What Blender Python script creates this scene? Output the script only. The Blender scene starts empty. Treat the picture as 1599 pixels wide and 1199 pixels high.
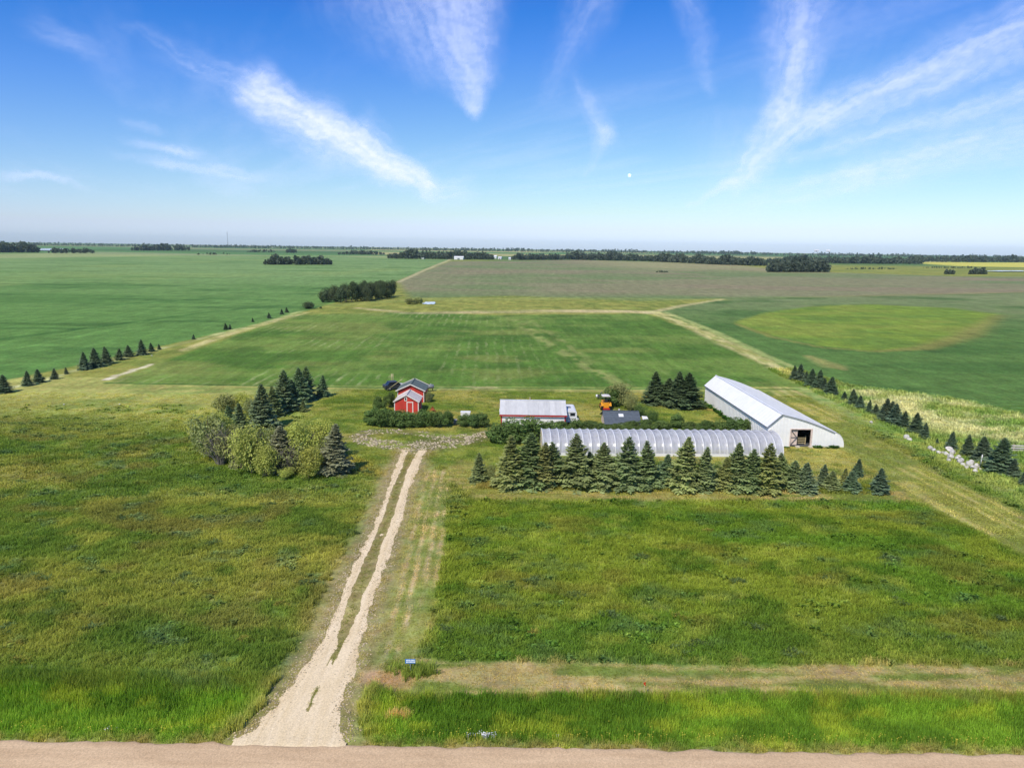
import bpy, math, random
import numpy as np
from mathutils import Matrix, Vector, Euler

R = math.radians
sc = bpy.context.scene
C = sc.collection
rng = np.random.default_rng(7)
random.seed(7)

# ------------------------------------------------------------------ camera
FPX, HC = 1108.0, 25.0                     # focal length in photo pixels, drone height in metres
PITCH, ROLL = R(10.96), R(0.8)
cam_d = bpy.data.cameras.new('camera')
cam_d.sensor_width = 36.0
cam_d.lens = FPX / 1599.0 * 36.0
cam_d.clip_start = 0.5
cam_d.clip_end = 600000.0
cam = bpy.data.objects.new('camera', cam_d)
C.objects.link(cam)
MROT = Matrix.Rotation(math.pi/2 - PITCH, 3, 'X') @ Matrix.Rotation(ROLL, 3, 'Z')
cam.matrix_world = Matrix.Translation((0, 0, HC)) @ MROT.to_4x4()
sc.camera = cam

# ------------------------------------------------------------------ sun, sky, exposure
SUN_EL, SUN_AZ = R(48), R(209)             # azimuth clockwise from +Y (north): behind the camera, to the left
sun_d = bpy.data.lights.new('sun', 'SUN')
sun_d.energy = 4.0
sun_d.angle = R(1.5)
sun_d.color = (1.0, 0.92, 0.80)
sun = bpy.data.objects.new('sun', sun_d)
C.objects.link(sun)
to_sun = Vector((math.sin(SUN_AZ)*math.cos(SUN_EL), math.cos(SUN_AZ)*math.cos(SUN_EL), math.sin(SUN_EL)))
sun.rotation_euler = to_sun.to_track_quat('Z', 'Y').to_euler()
sun.location = (0, -40, 120)

sc.view_settings.view_transform = 'Standard'
sc.view_settings.look = 'None'
sc.view_settings.gamma = 1.0
sc.view_settings.exposure = 0.0
sc.view_settings.use_curve_mapping = False
sc.cycles.max_bounces = 5
sc.cycles.diffuse_bounces = 2
sc.cycles.glossy_bounces = 3
sc.cycles.transmission_bounces = 4
sc.cycles.transparent_max_bounces = 8
sc.cycles.volume_bounces = 0
sc.cycles.use_denoising = True
sc.cycles.sample_clamp_indirect = 4.0


def ray(px, py):
    """world direction through a point of the photograph (measuring aid for the survey below)"""
    return MROT @ Vector(((px - 799.5) / FPX, -(py - 599.5) / FPX, -1.0))


def G(px, py, z=0.0):
    d = ray(px, py)
    t = (z - HC) / d.z
    return Vector((d.x * t, d.y * t, z))


def at(px, py, Y):
    d = ray(px, py)
    t = Y / d.y
    return Vector((d.x * t, Y, HC + d.z * t))


# ------------------------------------------------------------------ node helper
class NT:
    def __init__(self, tree):
        self.t = tree
        self.n = tree.nodes
        self.l = tree.links

    def node(self, typ, **kw):
        nd = self.n.new(typ)
        for k, v in kw.items():
            setattr(nd, k, v)
        return nd

    def put(self, sock, v):
        if hasattr(v, 'is_linked') or isinstance(v, bpy.types.NodeSocket):
            self.l.new(v, sock)
        elif v is not None:
            sock.default_value = v

    def m(self, op, a, b=None, c=None, clamp=False):
        nd = self.node('ShaderNodeMath', operation=op)
        nd.use_clamp = clamp
        self.put(nd.inputs[0], a)
        if b is not None:
            self.put(nd.inputs[1], b)
        if c is not None:
            self.put(nd.inputs[2], c)
        return nd.outputs[0]

    def v(self, op, a, b=None, scale=None):
        nd = self.node('ShaderNodeVectorMath', operation=op)
        self.put(nd.inputs[0], a)
        if b is not None:
            self.put(nd.inputs[1], b)
        if scale is not None:
            self.put(nd.inputs['Scale'], scale)
        return nd.outputs['Value'] if op in ('DOT_PRODUCT', 'LENGTH', 'DISTANCE') else nd.outputs['Vector']

    def mix(self, fac, a, b, blend='MIX'):
        nd = self.node('ShaderNodeMix', data_type='RGBA', blend_type=blend)
        self.put(nd.inputs[0], fac)
        self.put(nd.inputs[6], a)
        self.put(nd.inputs[7], b)
        return nd.outputs[2]

    def noise(self, vec, scale, detail=3.0, rough=0.55, dim='3D'):
        nd = self.node('ShaderNodeTexNoise', noise_dimensions=dim)
        if vec is not None:
            self.l.new(vec, nd.inputs['Vector'])
        nd.inputs['Scale'].default_value = scale
        nd.inputs['Detail'].default_value = detail
        nd.inputs['Roughness'].default_value = rough
        return nd

    def comb(self, x, y, z=0.0):
        nd = self.node('ShaderNodeCombineXYZ')
        self.put(nd.inputs[0], x); self.put(nd.inputs[1], y); self.put(nd.inputs[2], z)
        return nd.outputs[0]

    def rng(self, x, a, b, c=0.0, d=1.0, smooth=False):
        nd = self.node('ShaderNodeMapRange')
        nd.interpolation_type = 'SMOOTHSTEP' if smooth else 'LINEAR'
        nd.clamp = True
        self.put(nd.inputs[0], x)
        nd.inputs[1].default_value = a; nd.inputs[2].default_value = b
        nd.inputs[3].default_value = c; nd.inputs[4].default_value = d
        return nd.outputs[0]


# ------------------------------------------------------------------ world: Nishita sky with cirrus
world = bpy.data.worlds.new('World')
sc.world = world
world.use_nodes = True
wt = NT(world.node_tree)
wt.n.clear()
w_out = wt.node('ShaderNodeOutputWorld')
w_bg = wt.node('ShaderNodeBackground')
SKY_STRENGTH = 0.135
w_bg.inputs['Strength'].default_value = SKY_STRENGTH
sky = wt.node('ShaderNodeTexSky', sky_type='NISHITA')
sky.sun_disc = False
sky.sun_elevation = SUN_EL
sky.sun_rotation = SUN_AZ
sky.altitude = 500.0
sky.air_density = 1.0
sky.dust_density = 0.6
sky.ozone_density = 2.5


def build_sky():
    # deepen the clear air: red falls off faster than blue, white stays at the horizon
    s = wt.node('ShaderNodeSeparateColor')
    wt.l.new(sky.outputs[0], s.inputs[0])
    k = wt.node('ShaderNodeCombineColor')
    res = []
    for i, (off, g, lo) in enumerate(((1.40, 1.09, 0.20), (1.28, 1.13, 0.56))):
        o = s.outputs[i]
        v = wt.m('MAXIMUM', wt.m('MULTIPLY', wt.m('SUBTRACT', o, off), g), wt.m('MULTIPLY', o, lo))
        if i == 1:
            v = wt.m('MAXIMUM', v, wt.m('MULTIPLY', res[0], 1.17))
        wt.l.new(v, k.inputs[i])
        res.append(v)
    bl = wt.m('MINIMUM', wt.m('MULTIPLY', wt.m('POWER', wt.m('DIVIDE', s.outputs[2], 7.0), 0.42), 7.3), wt.m('MULTIPLY', s.outputs[2], 1.22))
    wt.l.new(wt.m('MAXIMUM', bl, wt.m('MULTIPLY', res[0], 1.40)), k.inputs[2])
    wt.l.new(k.outputs[0], w_bg.inputs['Color'])
    wt.l.new(w_bg.outputs[0], w_out.inputs['Surface'])


build_sky()


# ------------------------------------------------------------------ numpy noise and masks
def _hash(ix, iy, seed):
    h = (ix.astype(np.int64) * 374761393 + iy.astype(np.int64) * 668265263 + seed * 1442695041) & 0xFFFFFFFF
    h = ((h ^ (h >> 13)) * 1274126177) & 0xFFFFFFFF
    h = (h ^ (h >> 16)) & 0xFFFFFFFF
    return (h & 0xFFFF) / 65535.0


def vnoise(x, y, seed=0):
    xi = np.floor(x); yi = np.floor(y)
    fx = x - xi; fy = y - yi
    fx = fx*fx*(3-2*fx); fy = fy*fy*(3-2*fy)
    a = _hash(xi, yi, seed); b = _hash(xi+1, yi, seed)
    c = _hash(xi, yi+1, seed); d = _hash(xi+1, yi+1, seed)
    return (a*(1-fx)+b*fx)*(1-fy) + (c*(1-fx)+d*fx)*fy


def fbm(x, y, seed=0, octs=4, gain=0.5):
    s = 0.0; amp = 1.0; tot = 0.0; f = 1.0
    for i in range(octs):
        s = s + amp * vnoise(x*f + 17.3*i, y*f - 9.1*i, seed + i*31)
        tot += amp; amp *= gain; f *= 2.03
    return s / tot


def sstep(a, b, x):
    t = np.clip((x - a) / (b - a), 0, 1)
    return t*t*(3-2*t)


def seg_dist(x, y, a, b):
    ax, ay = a; bx, by = b
    dx, dy = bx-ax, by-ay
    L2 = dx*dx + dy*dy + 1e-12
    t = np.clip(((x-ax)*dx + (y-ay)*dy) / L2, 0, 1)
    return np.hypot(x - (ax+t*dx), y - (ay+t*dy)), t


def line_mask(x, y, pts, widths, soft=0.4):
    """mask of a polyline surveyed in photo pixels; half widths in metres"""
    W = [G(*p) for p in pts]
    out = np.zeros_like(x)
    for i in range(len(W)-1):
        d, t = seg_dist(x, y, (W[i].x, W[i].y), (W[i+1].x, W[i+1].y))
        w = widths[i] + t*(widths[i+1]-widths[i])
        out = np.maximum(out, 1 - sstep(w*(1-soft), w*(1+soft), d))
    return out


def poly_mask(x, y, pts, soft=0.6, world=False):
    P = [(p[0], p[1]) for p in pts] if world else [(G(*p).x, G(*p).y) for p in pts]
    x0 = min(p[0] for p in P)-3*soft; x1 = max(p[0] for p in P)+3*soft
    y0 = min(p[1] for p in P)-3*soft; y1 = max(p[1] for p in P)+3*soft
    out = np.zeros_like(x)
    sel = (x >= x0) & (x <= x1) & (y >= y0) & (y <= y1)
    if not sel.any():
        return out
    X = x[sel]; Y = y[sel]
    inside = np.zeros(X.shape, bool)
    dmin = np.full(X.shape, 1e9)
    n = len(P)
    for i in range(n):
        a = P[i]; b = P[(i+1) % n]
        d, _ = seg_dist(X, Y, a, b)
        dmin = np.minimum(dmin, d)
        c = ((a[1] > Y) != (b[1] > Y)) & (X < (b[0]-a[0])*(Y-a[1])/((b[1]-a[1]) if b[1] != a[1] else 1e-9) + a[0])
        inside ^= c
    sd = np.where(inside, dmin, -dmin)
    out[sel] = sstep(-soft, soft, sd)
    return out


def lin(r, g, b):
    def f(c):
        c /= 255.0
        return c/12.92 if c <= 0.04045 else ((c+0.055)/1.055)**2.4
    return np.array([f(r), f(g), f(b)])


def blend(c, col, w):
    w = w[:, None]
    return c*(1-w) + np.asarray(col)[None, :]*w


ROAD_EDGE = 32.0
# two wheel tracks of the driveway: photo row, left track, right track
DRV = [(1156, 366, 460, 462, 542), (1140, 394, 460, 462, 533), (1100, 434, 484, 486, 530), (1085, 440, 488, 490, 538),
       (1060, 462, 503, 507, 547), (1038, 476, 512, 517, 555), (1010, 497, 527, 533, 561), (990, 507, 529, 543, 567),
       (957, 523, 541, 555, 577), (920, 536, 553, 567, 588), (889, 549, 566, 583, 600), (846, 571, 585, 595, 614),
       (803, 591, 603, 613, 630), (767, 604, 613, 623, 638), (735, 614, 628, 633, 652), (712, 624, 636, 646, 660),
       (703, 628, 640, 652, 668)]
_dy = np.array([G(r_[1], r_[0]).y for r_ in DRV])
_dx = [np.array([G(r_[k], r_[0]).x for r_ in DRV]) for k in (1, 2, 3, 4)]


def drive_edges(y):
    return [np.interp(y, _dy, d) for d in _dx]


def drive_mask(x, y, grow=0.0):
    e = drive_edges(y)
    w = 0.28 * (fbm(x*1.3, y*1.3, 5, 3) - 0.5) * 2
    inn = 0.16*sstep(40, 46, y)
    m1 = np.minimum(x - e[0] + grow + w, e[1] - inn - x + 0.5*w)
    m2 = np.minimum(x - e[2] - inn + 0.5*w, e[3] + grow - x + w)
    # the strip between the tracks is half bare
    mid = np.minimum(x - e[1], e[2] - x)
    m3 = np.where((x > e[1]) & (x < e[2]), (fbm(x*1.6, y*0.8, 8, 4) - 0.42 - 0.40*sstep(37, 45, y)) * 1.4, -1)
    m = np.maximum(np.maximum(m1, m2), m3)
    ok = (y > 30.9) & (y < _dy[-1] + 0.3)
    return np.where(ok, m, -1.0)


def verge(x, y):
    e = drive_edges(y)
    return np.maximum(e[0]-x, x-e[3])


# survey polygons of ground cover, in photo pixels
P_RIGHT_FIELD = [(700, 792), (745, 779), (1000, 781), (1300, 779), (1432, 783), (1500, 815), (1599, 868), (1760, 950),
                 (1800, 1040), (1599, 1040), (800, 1034), (690, 1032), (655, 1012), (672, 950), (694, 860)]
P_MOWN_FRONT = [(615, 1024), (700, 1032), (800, 1034), (1599, 1040), (1900, 1043), (1900, 1091), (1300, 1087), (800, 1086),
                (620, 1087), (574, 1070)]
P_LANES = [(650, 735), (704, 733), (696, 850), (676, 950), (645, 1045), (585, 1056), (600, 1000), (626, 880)]
P_TREE_STRIP = [(690, 742), (720, 720), (752, 756), (900, 762), (1250, 768), (1375, 772), (1425, 758), (1450, 782), (1300, 780), (1000, 781), (745, 779)]
P_RIGHT_LANE = [(1195, 598), (1245, 608), (1330, 664), (1400, 700), (1480, 748), (1599, 800), (1800, 900), (1760, 950),
                (1599, 868), (1500, 815), (1432, 783), (1380, 745), (1312, 697), (1230, 640)]
P_YARD = [(540, 608), (800, 609), (1245, 610), (1330, 690), (1420, 760), (1380, 772), (780, 762), (745, 745), (690, 725),
          (560, 715), (470, 660), (500, 620)]
P_HAY = [(170, 597), (250, 566), (350, 530), (462, 492), (640, 487), (760, 492), (1010, 490), (1090, 520), (1180, 565), (1246, 603),
         (1100, 605), (700, 604), (330, 601)]
P_CROP_L = [(-900, 640), (-200, 632), (0, 596), (120, 571), (255, 540), (380, 511), (470, 488), (560, 462), (622, 438), (704, 405),
            (600, 399), (300, 398), (-300, 392), (-900, 392)]
P_CROP_R = [(1022, 486), (1130, 466), (1300, 462), (1599, 455), (2200, 452), (2600, 690), (1800, 668), (1599, 648), (1500, 624), (1330, 602), (1232, 574), (1120, 525)]
P_MID_FIELD = [(640, 466), (622, 440), (704, 408), (900, 406), (1130, 412), (1240, 424), (1500, 432), (2400, 436), (2200, 456), (1599, 457),
               (1300, 464), (1130, 466), (1000, 470), (800, 462)]
P_LIME = [(1146, 505), (1200, 487), (1260, 479), (1350, 475), (1480, 481), (1556, 489), (1545, 505), (1500, 526), (1430, 543), (1365, 548),
          (1280, 540), (1200, 523)]
P_WEEDS = [(1300, 596), (1400, 616), (1500, 628), (1599, 650), (1640, 690), (1560, 690), (1440, 668), (1370, 640), (1310, 612)]
P_CANOLA = [(1424, 411), (1440, 409.5), (2400, 412), (2400, 420), (1599, 417.5), (1500, 416)]
P_FAR_PALE = [(-900, 392), (-300, 393), (0, 397), (160, 393), (700, 404), (600, 400), (300, 399), (0, 403), (-900, 396)]


def ground_col(x, y):
    """albedo of the ground cover, row strength, relief strength, from what grows there, with distance haze put into the far crops"""
    N = x.shape[0]
    n1 = fbm(x/11, y/7, 1, 4)
    n2 = fbm(x/3.6, y/2.2, 2, 4)
    n3 = fbm(x/30, y/22, 3, 3)
    n4 = fbm(x/1.1, y/0.8, 4, 3)
    wx = x + 0.7*(n2-0.5)*2; wy = y + 0.6*(n4-0.5)*2
    green = lin(94, 116, 44); dark = lin(74, 100, 36); olive = lin(122, 128, 54); yel = lin(146, 146, 66); blue = lin(92, 114, 72)
    brown = lin(122, 112, 60); straw = lin(186, 172, 112)
    c = np.repeat(green[None, :], N, 0)
    c = blend(c, olive, sstep(0.42, 0.66, n1)*0.9)
    c = blend(c, dark, sstep(0.50, 0.72, n2)*0.75)
    c = blend(c, brown, sstep(0.56, 0.70, fbm(x/6, y/4, 12, 3))*0.45)
    c = blend(c, blue, sstep(0.62, 0.76, fbm(x/2.6, y/1.7, 14, 3))*0.45)
    c = blend(c, yel, sstep(0.54, 0.80, fbm(x/5+3, y/3, 16, 4))*0.55)
    rows = np.zeros(N); rel = np.ones(N)*1.0
    # the left pasture turns shorter and paler towards the back
    back = sstep(84, 108, y + 14*(n1-0.5) - 0.12*np.abs(x+40))
    short = blend(np.repeat(lin(150, 152, 72)[None, :], N, 0), lin(126, 138, 62), sstep(0.4, 0.62, n1))
    short = blend(short, lin(168, 164, 82), sstep(0.5, 0.68, n2)*0.6)
    c = c*(1-back[:, None]) + short*back[:, None]
    rel = rel*(1-0.5*back)
    # ditch along the road
    dm = (1-sstep(35.7, 36.5, wy)) * (y > 20)
    dg = blend(np.repeat(lin(104, 136, 44)[None, :], N, 0), lin(82, 114, 36), sstep(0.42, 0.6, n2))
    dg = blend(dg, lin(140, 150, 52), sstep(0.55, 0.72, fbm(x/2.2, y/0.9, 19, 3))*0.6)
    c = c*(1-dm[:, None]) + dg*dm[:, None]
    # yard
    ym = poly_mask(wx, wy, P_YARD, 2.0)
    yc = blend(np.repeat(lin(140, 148, 68)[None, :], N, 0), lin(108, 128, 52), sstep(0.4, 0.62, n2))
    yc = blend(yc, lin(172, 162, 90), sstep(0.46, 0.68, n1)*0.75)
    yc = blend(yc, lin(92, 116, 48), sstep(0.55, 0.7, fbm(x/1.7, y/1.3, 28, 3))*0.6)
    c = c*(1-ym[:, None]) + yc*ym[:, None]
    rel = rel*(1-0.5*ym)
    # right tall field
    fm = poly_mask(wx, wy, P_RIGHT_FIELD, 0.5)
    fc = blend(np.repeat(lin(94, 122, 44)[None, :], N, 0), lin(120, 132, 52), sstep(0.40, 0.62, n1 + 0.10*sstep(62, 48, y)-0.03))
    fc = blend(fc, lin(76, 104, 38), sstep(0.48, 0.72, n2)*0.8)
    fc = blend(fc, lin(88, 112, 48), (1-sstep(40, 50, y))*0.6)
    fc = blend(fc, brown, sstep(0.58, 0.72, fbm(x/6, y/3, 22, 3))*0.4)
    fc = blend(fc, blue, sstep(0.60, 0.74, fbm(x/2.6, y/1.6, 24, 3))*0.45)
    fc = blend(fc, lin(160, 162, 80), sstep(0.56, 0.82, fbm(x/2.5, y/1.5, 26, 4))*0.45)
    c = c*(1-fm[:, None]) + fc*fm[:, None]
    # mown strips, dry cuttings lying in lines
    tan = blend(np.repeat(lin(174, 158, 102)[None, :], N, 0), lin(118, 132, 60), sstep(0.36, 0.58, fbm(x/5, y/0.7, 30, 4))*0.95)
    tan = blend(tan, lin(188, 166, 116), sstep(0.56, 0.7, fbm(x/4, y/0.5, 32, 3))*0.7)
    mm = poly_mask(wx, wy, P_MOWN_FRONT, 0.35)
    c = c*(1-mm[:, None]) + tan*mm[:, None]; rel = rel*(1-0.75*mm)
    la, lb_ = G(677, 735), G(612, 1050)
    lu = x - (lb_.x + (la.x-lb_.x)*(y-lb_.y)/(la.y-lb_.y)) + 0.12*(n2-0.5)
    lane = np.repeat(lin(128, 132, 62)[None, :], N, 0)
    lane = blend(lane, lin(176, 158, 106), sstep(-0.1, 0.8, np.sin(lu*2*math.pi/0.86))*0.95*sstep(0.24, 0.48, fbm(x/1.5, y/5, 35, 3)))
    lane = blend(lane, lin(98, 118, 50), sstep(0.5, 0.64, n2)*0.55)
    lm = poly_mask(wx, y, P_LANES, 0.6)
    c = c*(1-lm[:, None]) + lane*lm[:, None]; rel = rel*(1-0.7*lm)
    tm = poly_mask(wx, wy, P_TREE_STRIP, 0.7)
    ts = blend(tan, lin(150, 146, 74), sstep(0.45, 0.6, n1)*0.6)
    c = c*(1-tm[:, None]) + ts*tm[:, None]; rel = rel*(1-0.7*tm)
    rl = poly_mask(wx, wy, P_RIGHT_LANE, 0.9)
    rc = blend(np.repeat(lin(146, 148, 74)[None, :], N, 0), lin(188, 178, 110), sstep(0.44, 0.64, fbm((x+0.04*y)/0.7, y/22, 37, 4))*0.75)
    rc = blend(rc, lin(116, 130, 60), sstep(0.5, 0.66, n1)*0.75)
    c = c*(1-rl[:, None]) + rc*rl[:, None]; rel = rel*(1-0.7*rl)
    # beyond the right row
    br = sstep(50.5, 53, x + 0.0*y)*(y > 60)*(y < 160)*(1-rl)
    bc = blend(np.repeat(lin(112, 136, 62)[None, :], N, 0), lin(136, 148, 74), sstep(0.45, 0.6, n2))
    c = c*(1-br[:, None]) + bc*br[:, None]
    wm = poly_mask(wx, wy, P_WEEDS, 5.0)*sstep(0.36, 0.62, fbm(x/7, y/4, 40, 4) + 0.04)
    c = blend(c, lin(192, 186, 140), wm*0.7)
    # hay field
    hm = poly_mask(wx, wy, P_HAY, 1.2)
    hc = blend(np.repeat(lin(110, 142, 58)[None, :], N, 0), lin(136, 158, 72), sstep(0.40, 0.64, n3))
    hc = blend(hc, lin(94, 126, 52), sstep(0.50, 0.68, fbm(x/9, y/12, 42, 4))*0.7)
    hc = blend(hc, lin(158, 162, 82), (sstep(0.52, 0.7, fbm(x/26, y/16, 43, 3)) * 0.6))
    c = c*(1-hm[:, None]) + hc*hm[:, None]
    rows = np.maximum(rows, hm*(0.14 + 0.75*sstep(0.45, 0.7, fbm(x/22, y/30, 44, 3))*sstep(20, -30, x)))
    rel = rel*(1-0.5*hm)
    hedge_line = line_mask(x, y, [(165, 598), (600, 605.5), (1246, 608)], [0.5, 0.5, 0.5], 0.6)
    c = blend(c, lin(66, 104, 40), hedge_line*0.9)
    wl = line_mask(x, wy, [(690, 603), (770, 603)], [2.6, 2.6], 0.8)*sstep(0.45, 0.6, n2)
    c = blend(c, straw, wl*0.5)
    # wheel lines down the hay field
    for pts, w_, o_ in (([(802, 496), (845, 530), (920, 575), (975, 602)], [2.4, 1.6, 1.3, 1.2], 0.75),
                        ([(822, 498), (868, 525), (905, 552)], [1.2, 0.9, 0.6], 0.55),
                        ([(872, 530), (905, 552), (955, 590)], [1.5, 1.3, 1.1], 0.35)):
        lmk = line_mask(wx, y, pts, w_, 0.7)*sstep(0.36, 0.58, fbm(x/2.5, y/6, 46, 3))
        c = blend(c, lin(176, 176, 100), lmk*o_)
    # crops
    cl = poly_mask(wx, wy, P_CROP_L, 0.8)
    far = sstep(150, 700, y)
    lc = blend(np.repeat(lin(100, 136, 72)[None, :], N, 0), lin(126, 152, 98), far)  # paler and greyer with distance: haze put into the crop colour
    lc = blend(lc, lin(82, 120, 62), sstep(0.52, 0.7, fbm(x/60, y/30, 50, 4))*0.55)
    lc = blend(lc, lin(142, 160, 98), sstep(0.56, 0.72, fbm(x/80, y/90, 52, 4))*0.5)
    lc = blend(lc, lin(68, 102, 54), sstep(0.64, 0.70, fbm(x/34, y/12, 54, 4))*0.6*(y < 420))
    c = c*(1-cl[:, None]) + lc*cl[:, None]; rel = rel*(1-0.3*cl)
    for pts, w_ in (([(-200, 399), (20, 406), (400, 413), (660, 420), (690, 412)], [3, 3, 2.5, 2, 1.5]),
                    ([(150, 478), (330, 466), (470, 470)], [1.2, 1.5, 0.6]), ([(0, 530), (140, 512), (330, 487), (430, 478)], [1.4, 1.2, 1.2, .6])):
        c = blend(c, lin(48, 92, 44), line_mask(wx, y, pts, w_, 0.8)*0.6)
    cr = poly_mask(wx, wy, P_CROP_R, 1.0)
    rcx = blend(np.repeat(lin(92, 122, 64)[None, :], N, 0), lin(126, 136, 96), sstep(190, 420, y))  # far part painted hazier, as on the left crop
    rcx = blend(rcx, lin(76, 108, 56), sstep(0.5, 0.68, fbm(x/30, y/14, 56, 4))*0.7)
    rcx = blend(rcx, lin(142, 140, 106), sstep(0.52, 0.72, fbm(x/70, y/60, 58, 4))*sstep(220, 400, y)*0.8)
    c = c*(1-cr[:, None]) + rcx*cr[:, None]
    md = poly_mask(wx, wy, P_MID_FIELD, 4.0)
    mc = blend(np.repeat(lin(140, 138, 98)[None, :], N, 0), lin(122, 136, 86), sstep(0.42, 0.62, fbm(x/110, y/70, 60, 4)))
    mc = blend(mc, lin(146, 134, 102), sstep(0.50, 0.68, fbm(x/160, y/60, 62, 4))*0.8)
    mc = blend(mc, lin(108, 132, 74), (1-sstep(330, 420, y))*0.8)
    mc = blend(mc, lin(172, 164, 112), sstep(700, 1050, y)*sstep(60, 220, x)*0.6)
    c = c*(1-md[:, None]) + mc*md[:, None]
    lim = poly_mask(wx + 4*(n3-0.5), wy, P_LIME, 1.5)
    limc = blend(np.repeat(lin(126, 148, 56)[None, :], N, 0), lin(112, 138, 56), sstep(0.45, 0.6, n1))
    limc = blend(limc, lin(140, 152, 64), sstep(0.5, 0.66, n3)*0.8)
    c = c*(1-lim[:, None]) + limc*lim[:, None]
    c = blend(c, lin(150, 138, 78), line_mask(wx, wy, [(1150, 506), (1205, 526), (1285, 543), (1365, 549), (1440, 544), (1510, 524), (1560, 492)],
                                              [1.0, 1.0, 0.8, 1.0, 2.6, 3.4, 2], 0.8)*0.6)
    c = blend(c, straw, line_mask(wx, wy, [(1262, 556), (1300, 572), (1322, 578)], [1.2, 2.4, .5], 0.8)*0.5)
    # straw strips round the hay field
    sm = line_mask(wx, wy, [(560, 481), (640, 489), (760, 487), (900, 486), (1000, 487), (1045, 492)], [2.0, 3.5, 5.5, 6.5, 6, 2.5], 0.6)
    c = blend(c, lin(206, 188, 134), sm*(0.35+0.6*sstep(0.4, 0.6, fbm(x/14, y/5, 64, 3))))
    c = blend(c, lin(150, 158, 84), line_mask(wx, wy, [(520, 476), (640, 468), (900, 466), (1130, 468)], [5, 6, 8, 4], 0.8)*0.6)
    c = blend(c, lin(205, 190, 138), line_mask(wx, wy, [(1010, 489), (1068, 477), (1130, 467)], [2, 2, 1.5], 0.6)*0.7)
    sm2 = line_mask(wx, wy, [(1020, 487), (1080, 510), (1140, 540), (1190, 562), (1240, 588)], [2.0, 2.6, 2.4, 1.9, 1.0], 0.7)
    c = blend(c, lin(200, 192, 124), sm2*(0.3+0.7*sstep(0.38, 0.58, fbm(x/2, y/7, 66, 3))))
    sm3 = line_mask(wx, wy, [(1040, 488), (1110, 515), (1180, 548), (1246, 577)], [1.2, 1.2, 1.2, 0.8], 0.7)
    c = blend(c, lin(188, 192, 124), sm3*0.55)
    sm4 = line_mask(wx, wy, [(165, 593), (235, 569)], [0.7, 0.7], 0.5)
    c = blend(c, lin(214, 204, 158), sm4*0.95)
    sm5 = line_mask(wx, wy, [(285, 548), (350, 524), (430, 501), (480, 488)], [1.0, 1.5, 1.6, 1.2], 0.7)
    c = blend(c, lin(208, 196, 128), sm5*(0.35+0.6*sstep(0.4, 0.6, n2)))
    sm6 = line_mask(wx, wy, [(0, 609), (60, 597), (125, 577), (250, 545), (340, 522), (420, 502), (470, 486)], [.7, .8, .7, .9, 1.1, 1.2, 1], 0.7)
    c = blend(c, lin(186, 188, 124), sm6*(0.25+0.6*sstep(0.4, 0.6, n2)))
    dbl = line_mask(wx, wy, [(622, 441), (655, 426), (704, 405)], [1.6, 2.2, 4], 0.6)
    c = blend(c, lin(198, 186, 140), dbl*0.7)
    # far patchwork of fields
    f2 = sstep(1150, 1500, y)
    gx = np.floor((x + 0.2*y)/805.0); gy = np.floor(y/620.0)
    hsh = _hash(gx, gy, 71)
    pc = np.where(hsh[:, None] < 0.4, lin(100, 138, 76)[None, :], np.where(hsh[:, None] < 0.7, lin(140, 146, 96)[None, :],
                  np.where(hsh[:, None] < 0.9, lin(90, 122, 68)[None, :], lin(176, 172, 110)[None, :])))
    inreg = np.clip(cl + md, 0, 1)
    f2 = f2*(1-inreg)
    c = c*(1-f2[:, None]) + pc*f2[:, None]
    c = blend(c, lin(196, 188, 140), poly_mask(x, y, P_FAR_PALE, 10.0)*0.35)
    c = blend(c, lin(212, 204, 92), poly_mask(x, y, P_CANOLA, 8.0))
    # bare and dusty ground beside the wheel tracks, the loop of crushed stone
    dmk = sstep(-0.9, 0.15, drive_mask(x, y, 0.15))
    c = blend(c, lin(162, 148, 96), dmk*0.75*(0.4+0.6*sstep(0.4, 0.6, n4)))
    vg = verge(x, y)
    c = blend(c, lin(160, 146, 92), sstep(2.3, -0.2, vg + 1.2*(n2-0.5))*0.74*(y > 32.5)*(y < _dy[-1]+1))
    rub = rubble_mask(x, y)
    c = blend(c, lin(128, 120, 74), rub*0.7*sstep(0.36, 0.6, n2))
    bare = line_mask(wx, wy, [(588, 1058), (620, 1062)], [0.9, 0.8], 0.8) + line_mask(wx, wy, [(606, 1112), (630, 1114)], [0.28, 0.2], 0.7)
    c = blend(c, lin(190, 152, 112), np.clip(bare, 0, 1)*0.7)
    c = blend(c, lin(176, 150, 96), line_mask(wx, wy, [(1030, 632), (1110, 640)], [1.6, 1.0], 0.9)*0.6)
    c = blend(c, lin(166, 150, 70), line_mask(wx, wy, [(530, 716), (580, 735)], [1.8, 1.6], 0.9)*0.55)
    rel = rel*(1-0.6*np.clip(dmk+rub, 0, 1))
    # verge dust by the road
    c = blend(c, lin(150, 136, 86), (1-sstep(31.9, 32.7, wy))*0.7)
    tall = np.clip((1-cl)*(1-cr)*(1-md)*(1-hm)*(1-f2)*(1-mm)*(1-tm)*(1-rl)*(1-ym)*(1-dmk)*(y < 130), 0, 1)[:, None]
    fmm = fm[:, None]
    c = c*(1-tall) + c*(np.array([1.38, 1.34, 1.66])[None, :]*(1-fmm) + np.array([1.16, 1.20, 1.14])[None, :]*fmm)*tall
    c = c*(1-hm[:, None]) + c*np.array([0.70, 0.76, 0.74])[None, :]*hm[:, None]
    crop = np.clip(cl+cr, 0, 1)[:, None]*(1-lim)[:, None]
    c = c*(1-crop) + c*np.array([1.05, 1.06, 0.88])[None, :]*crop
    c = c*(0.90+0.2*n4)[:, None]
    return c, rows, rel


RUB = [[(556, 683), (580, 690), (620, 696), (652, 699), (690, 692), (735, 684), (772, 675)], [(560, 682), (572, 675), (610, 673), (640, 675), (700, 683)]]


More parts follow.
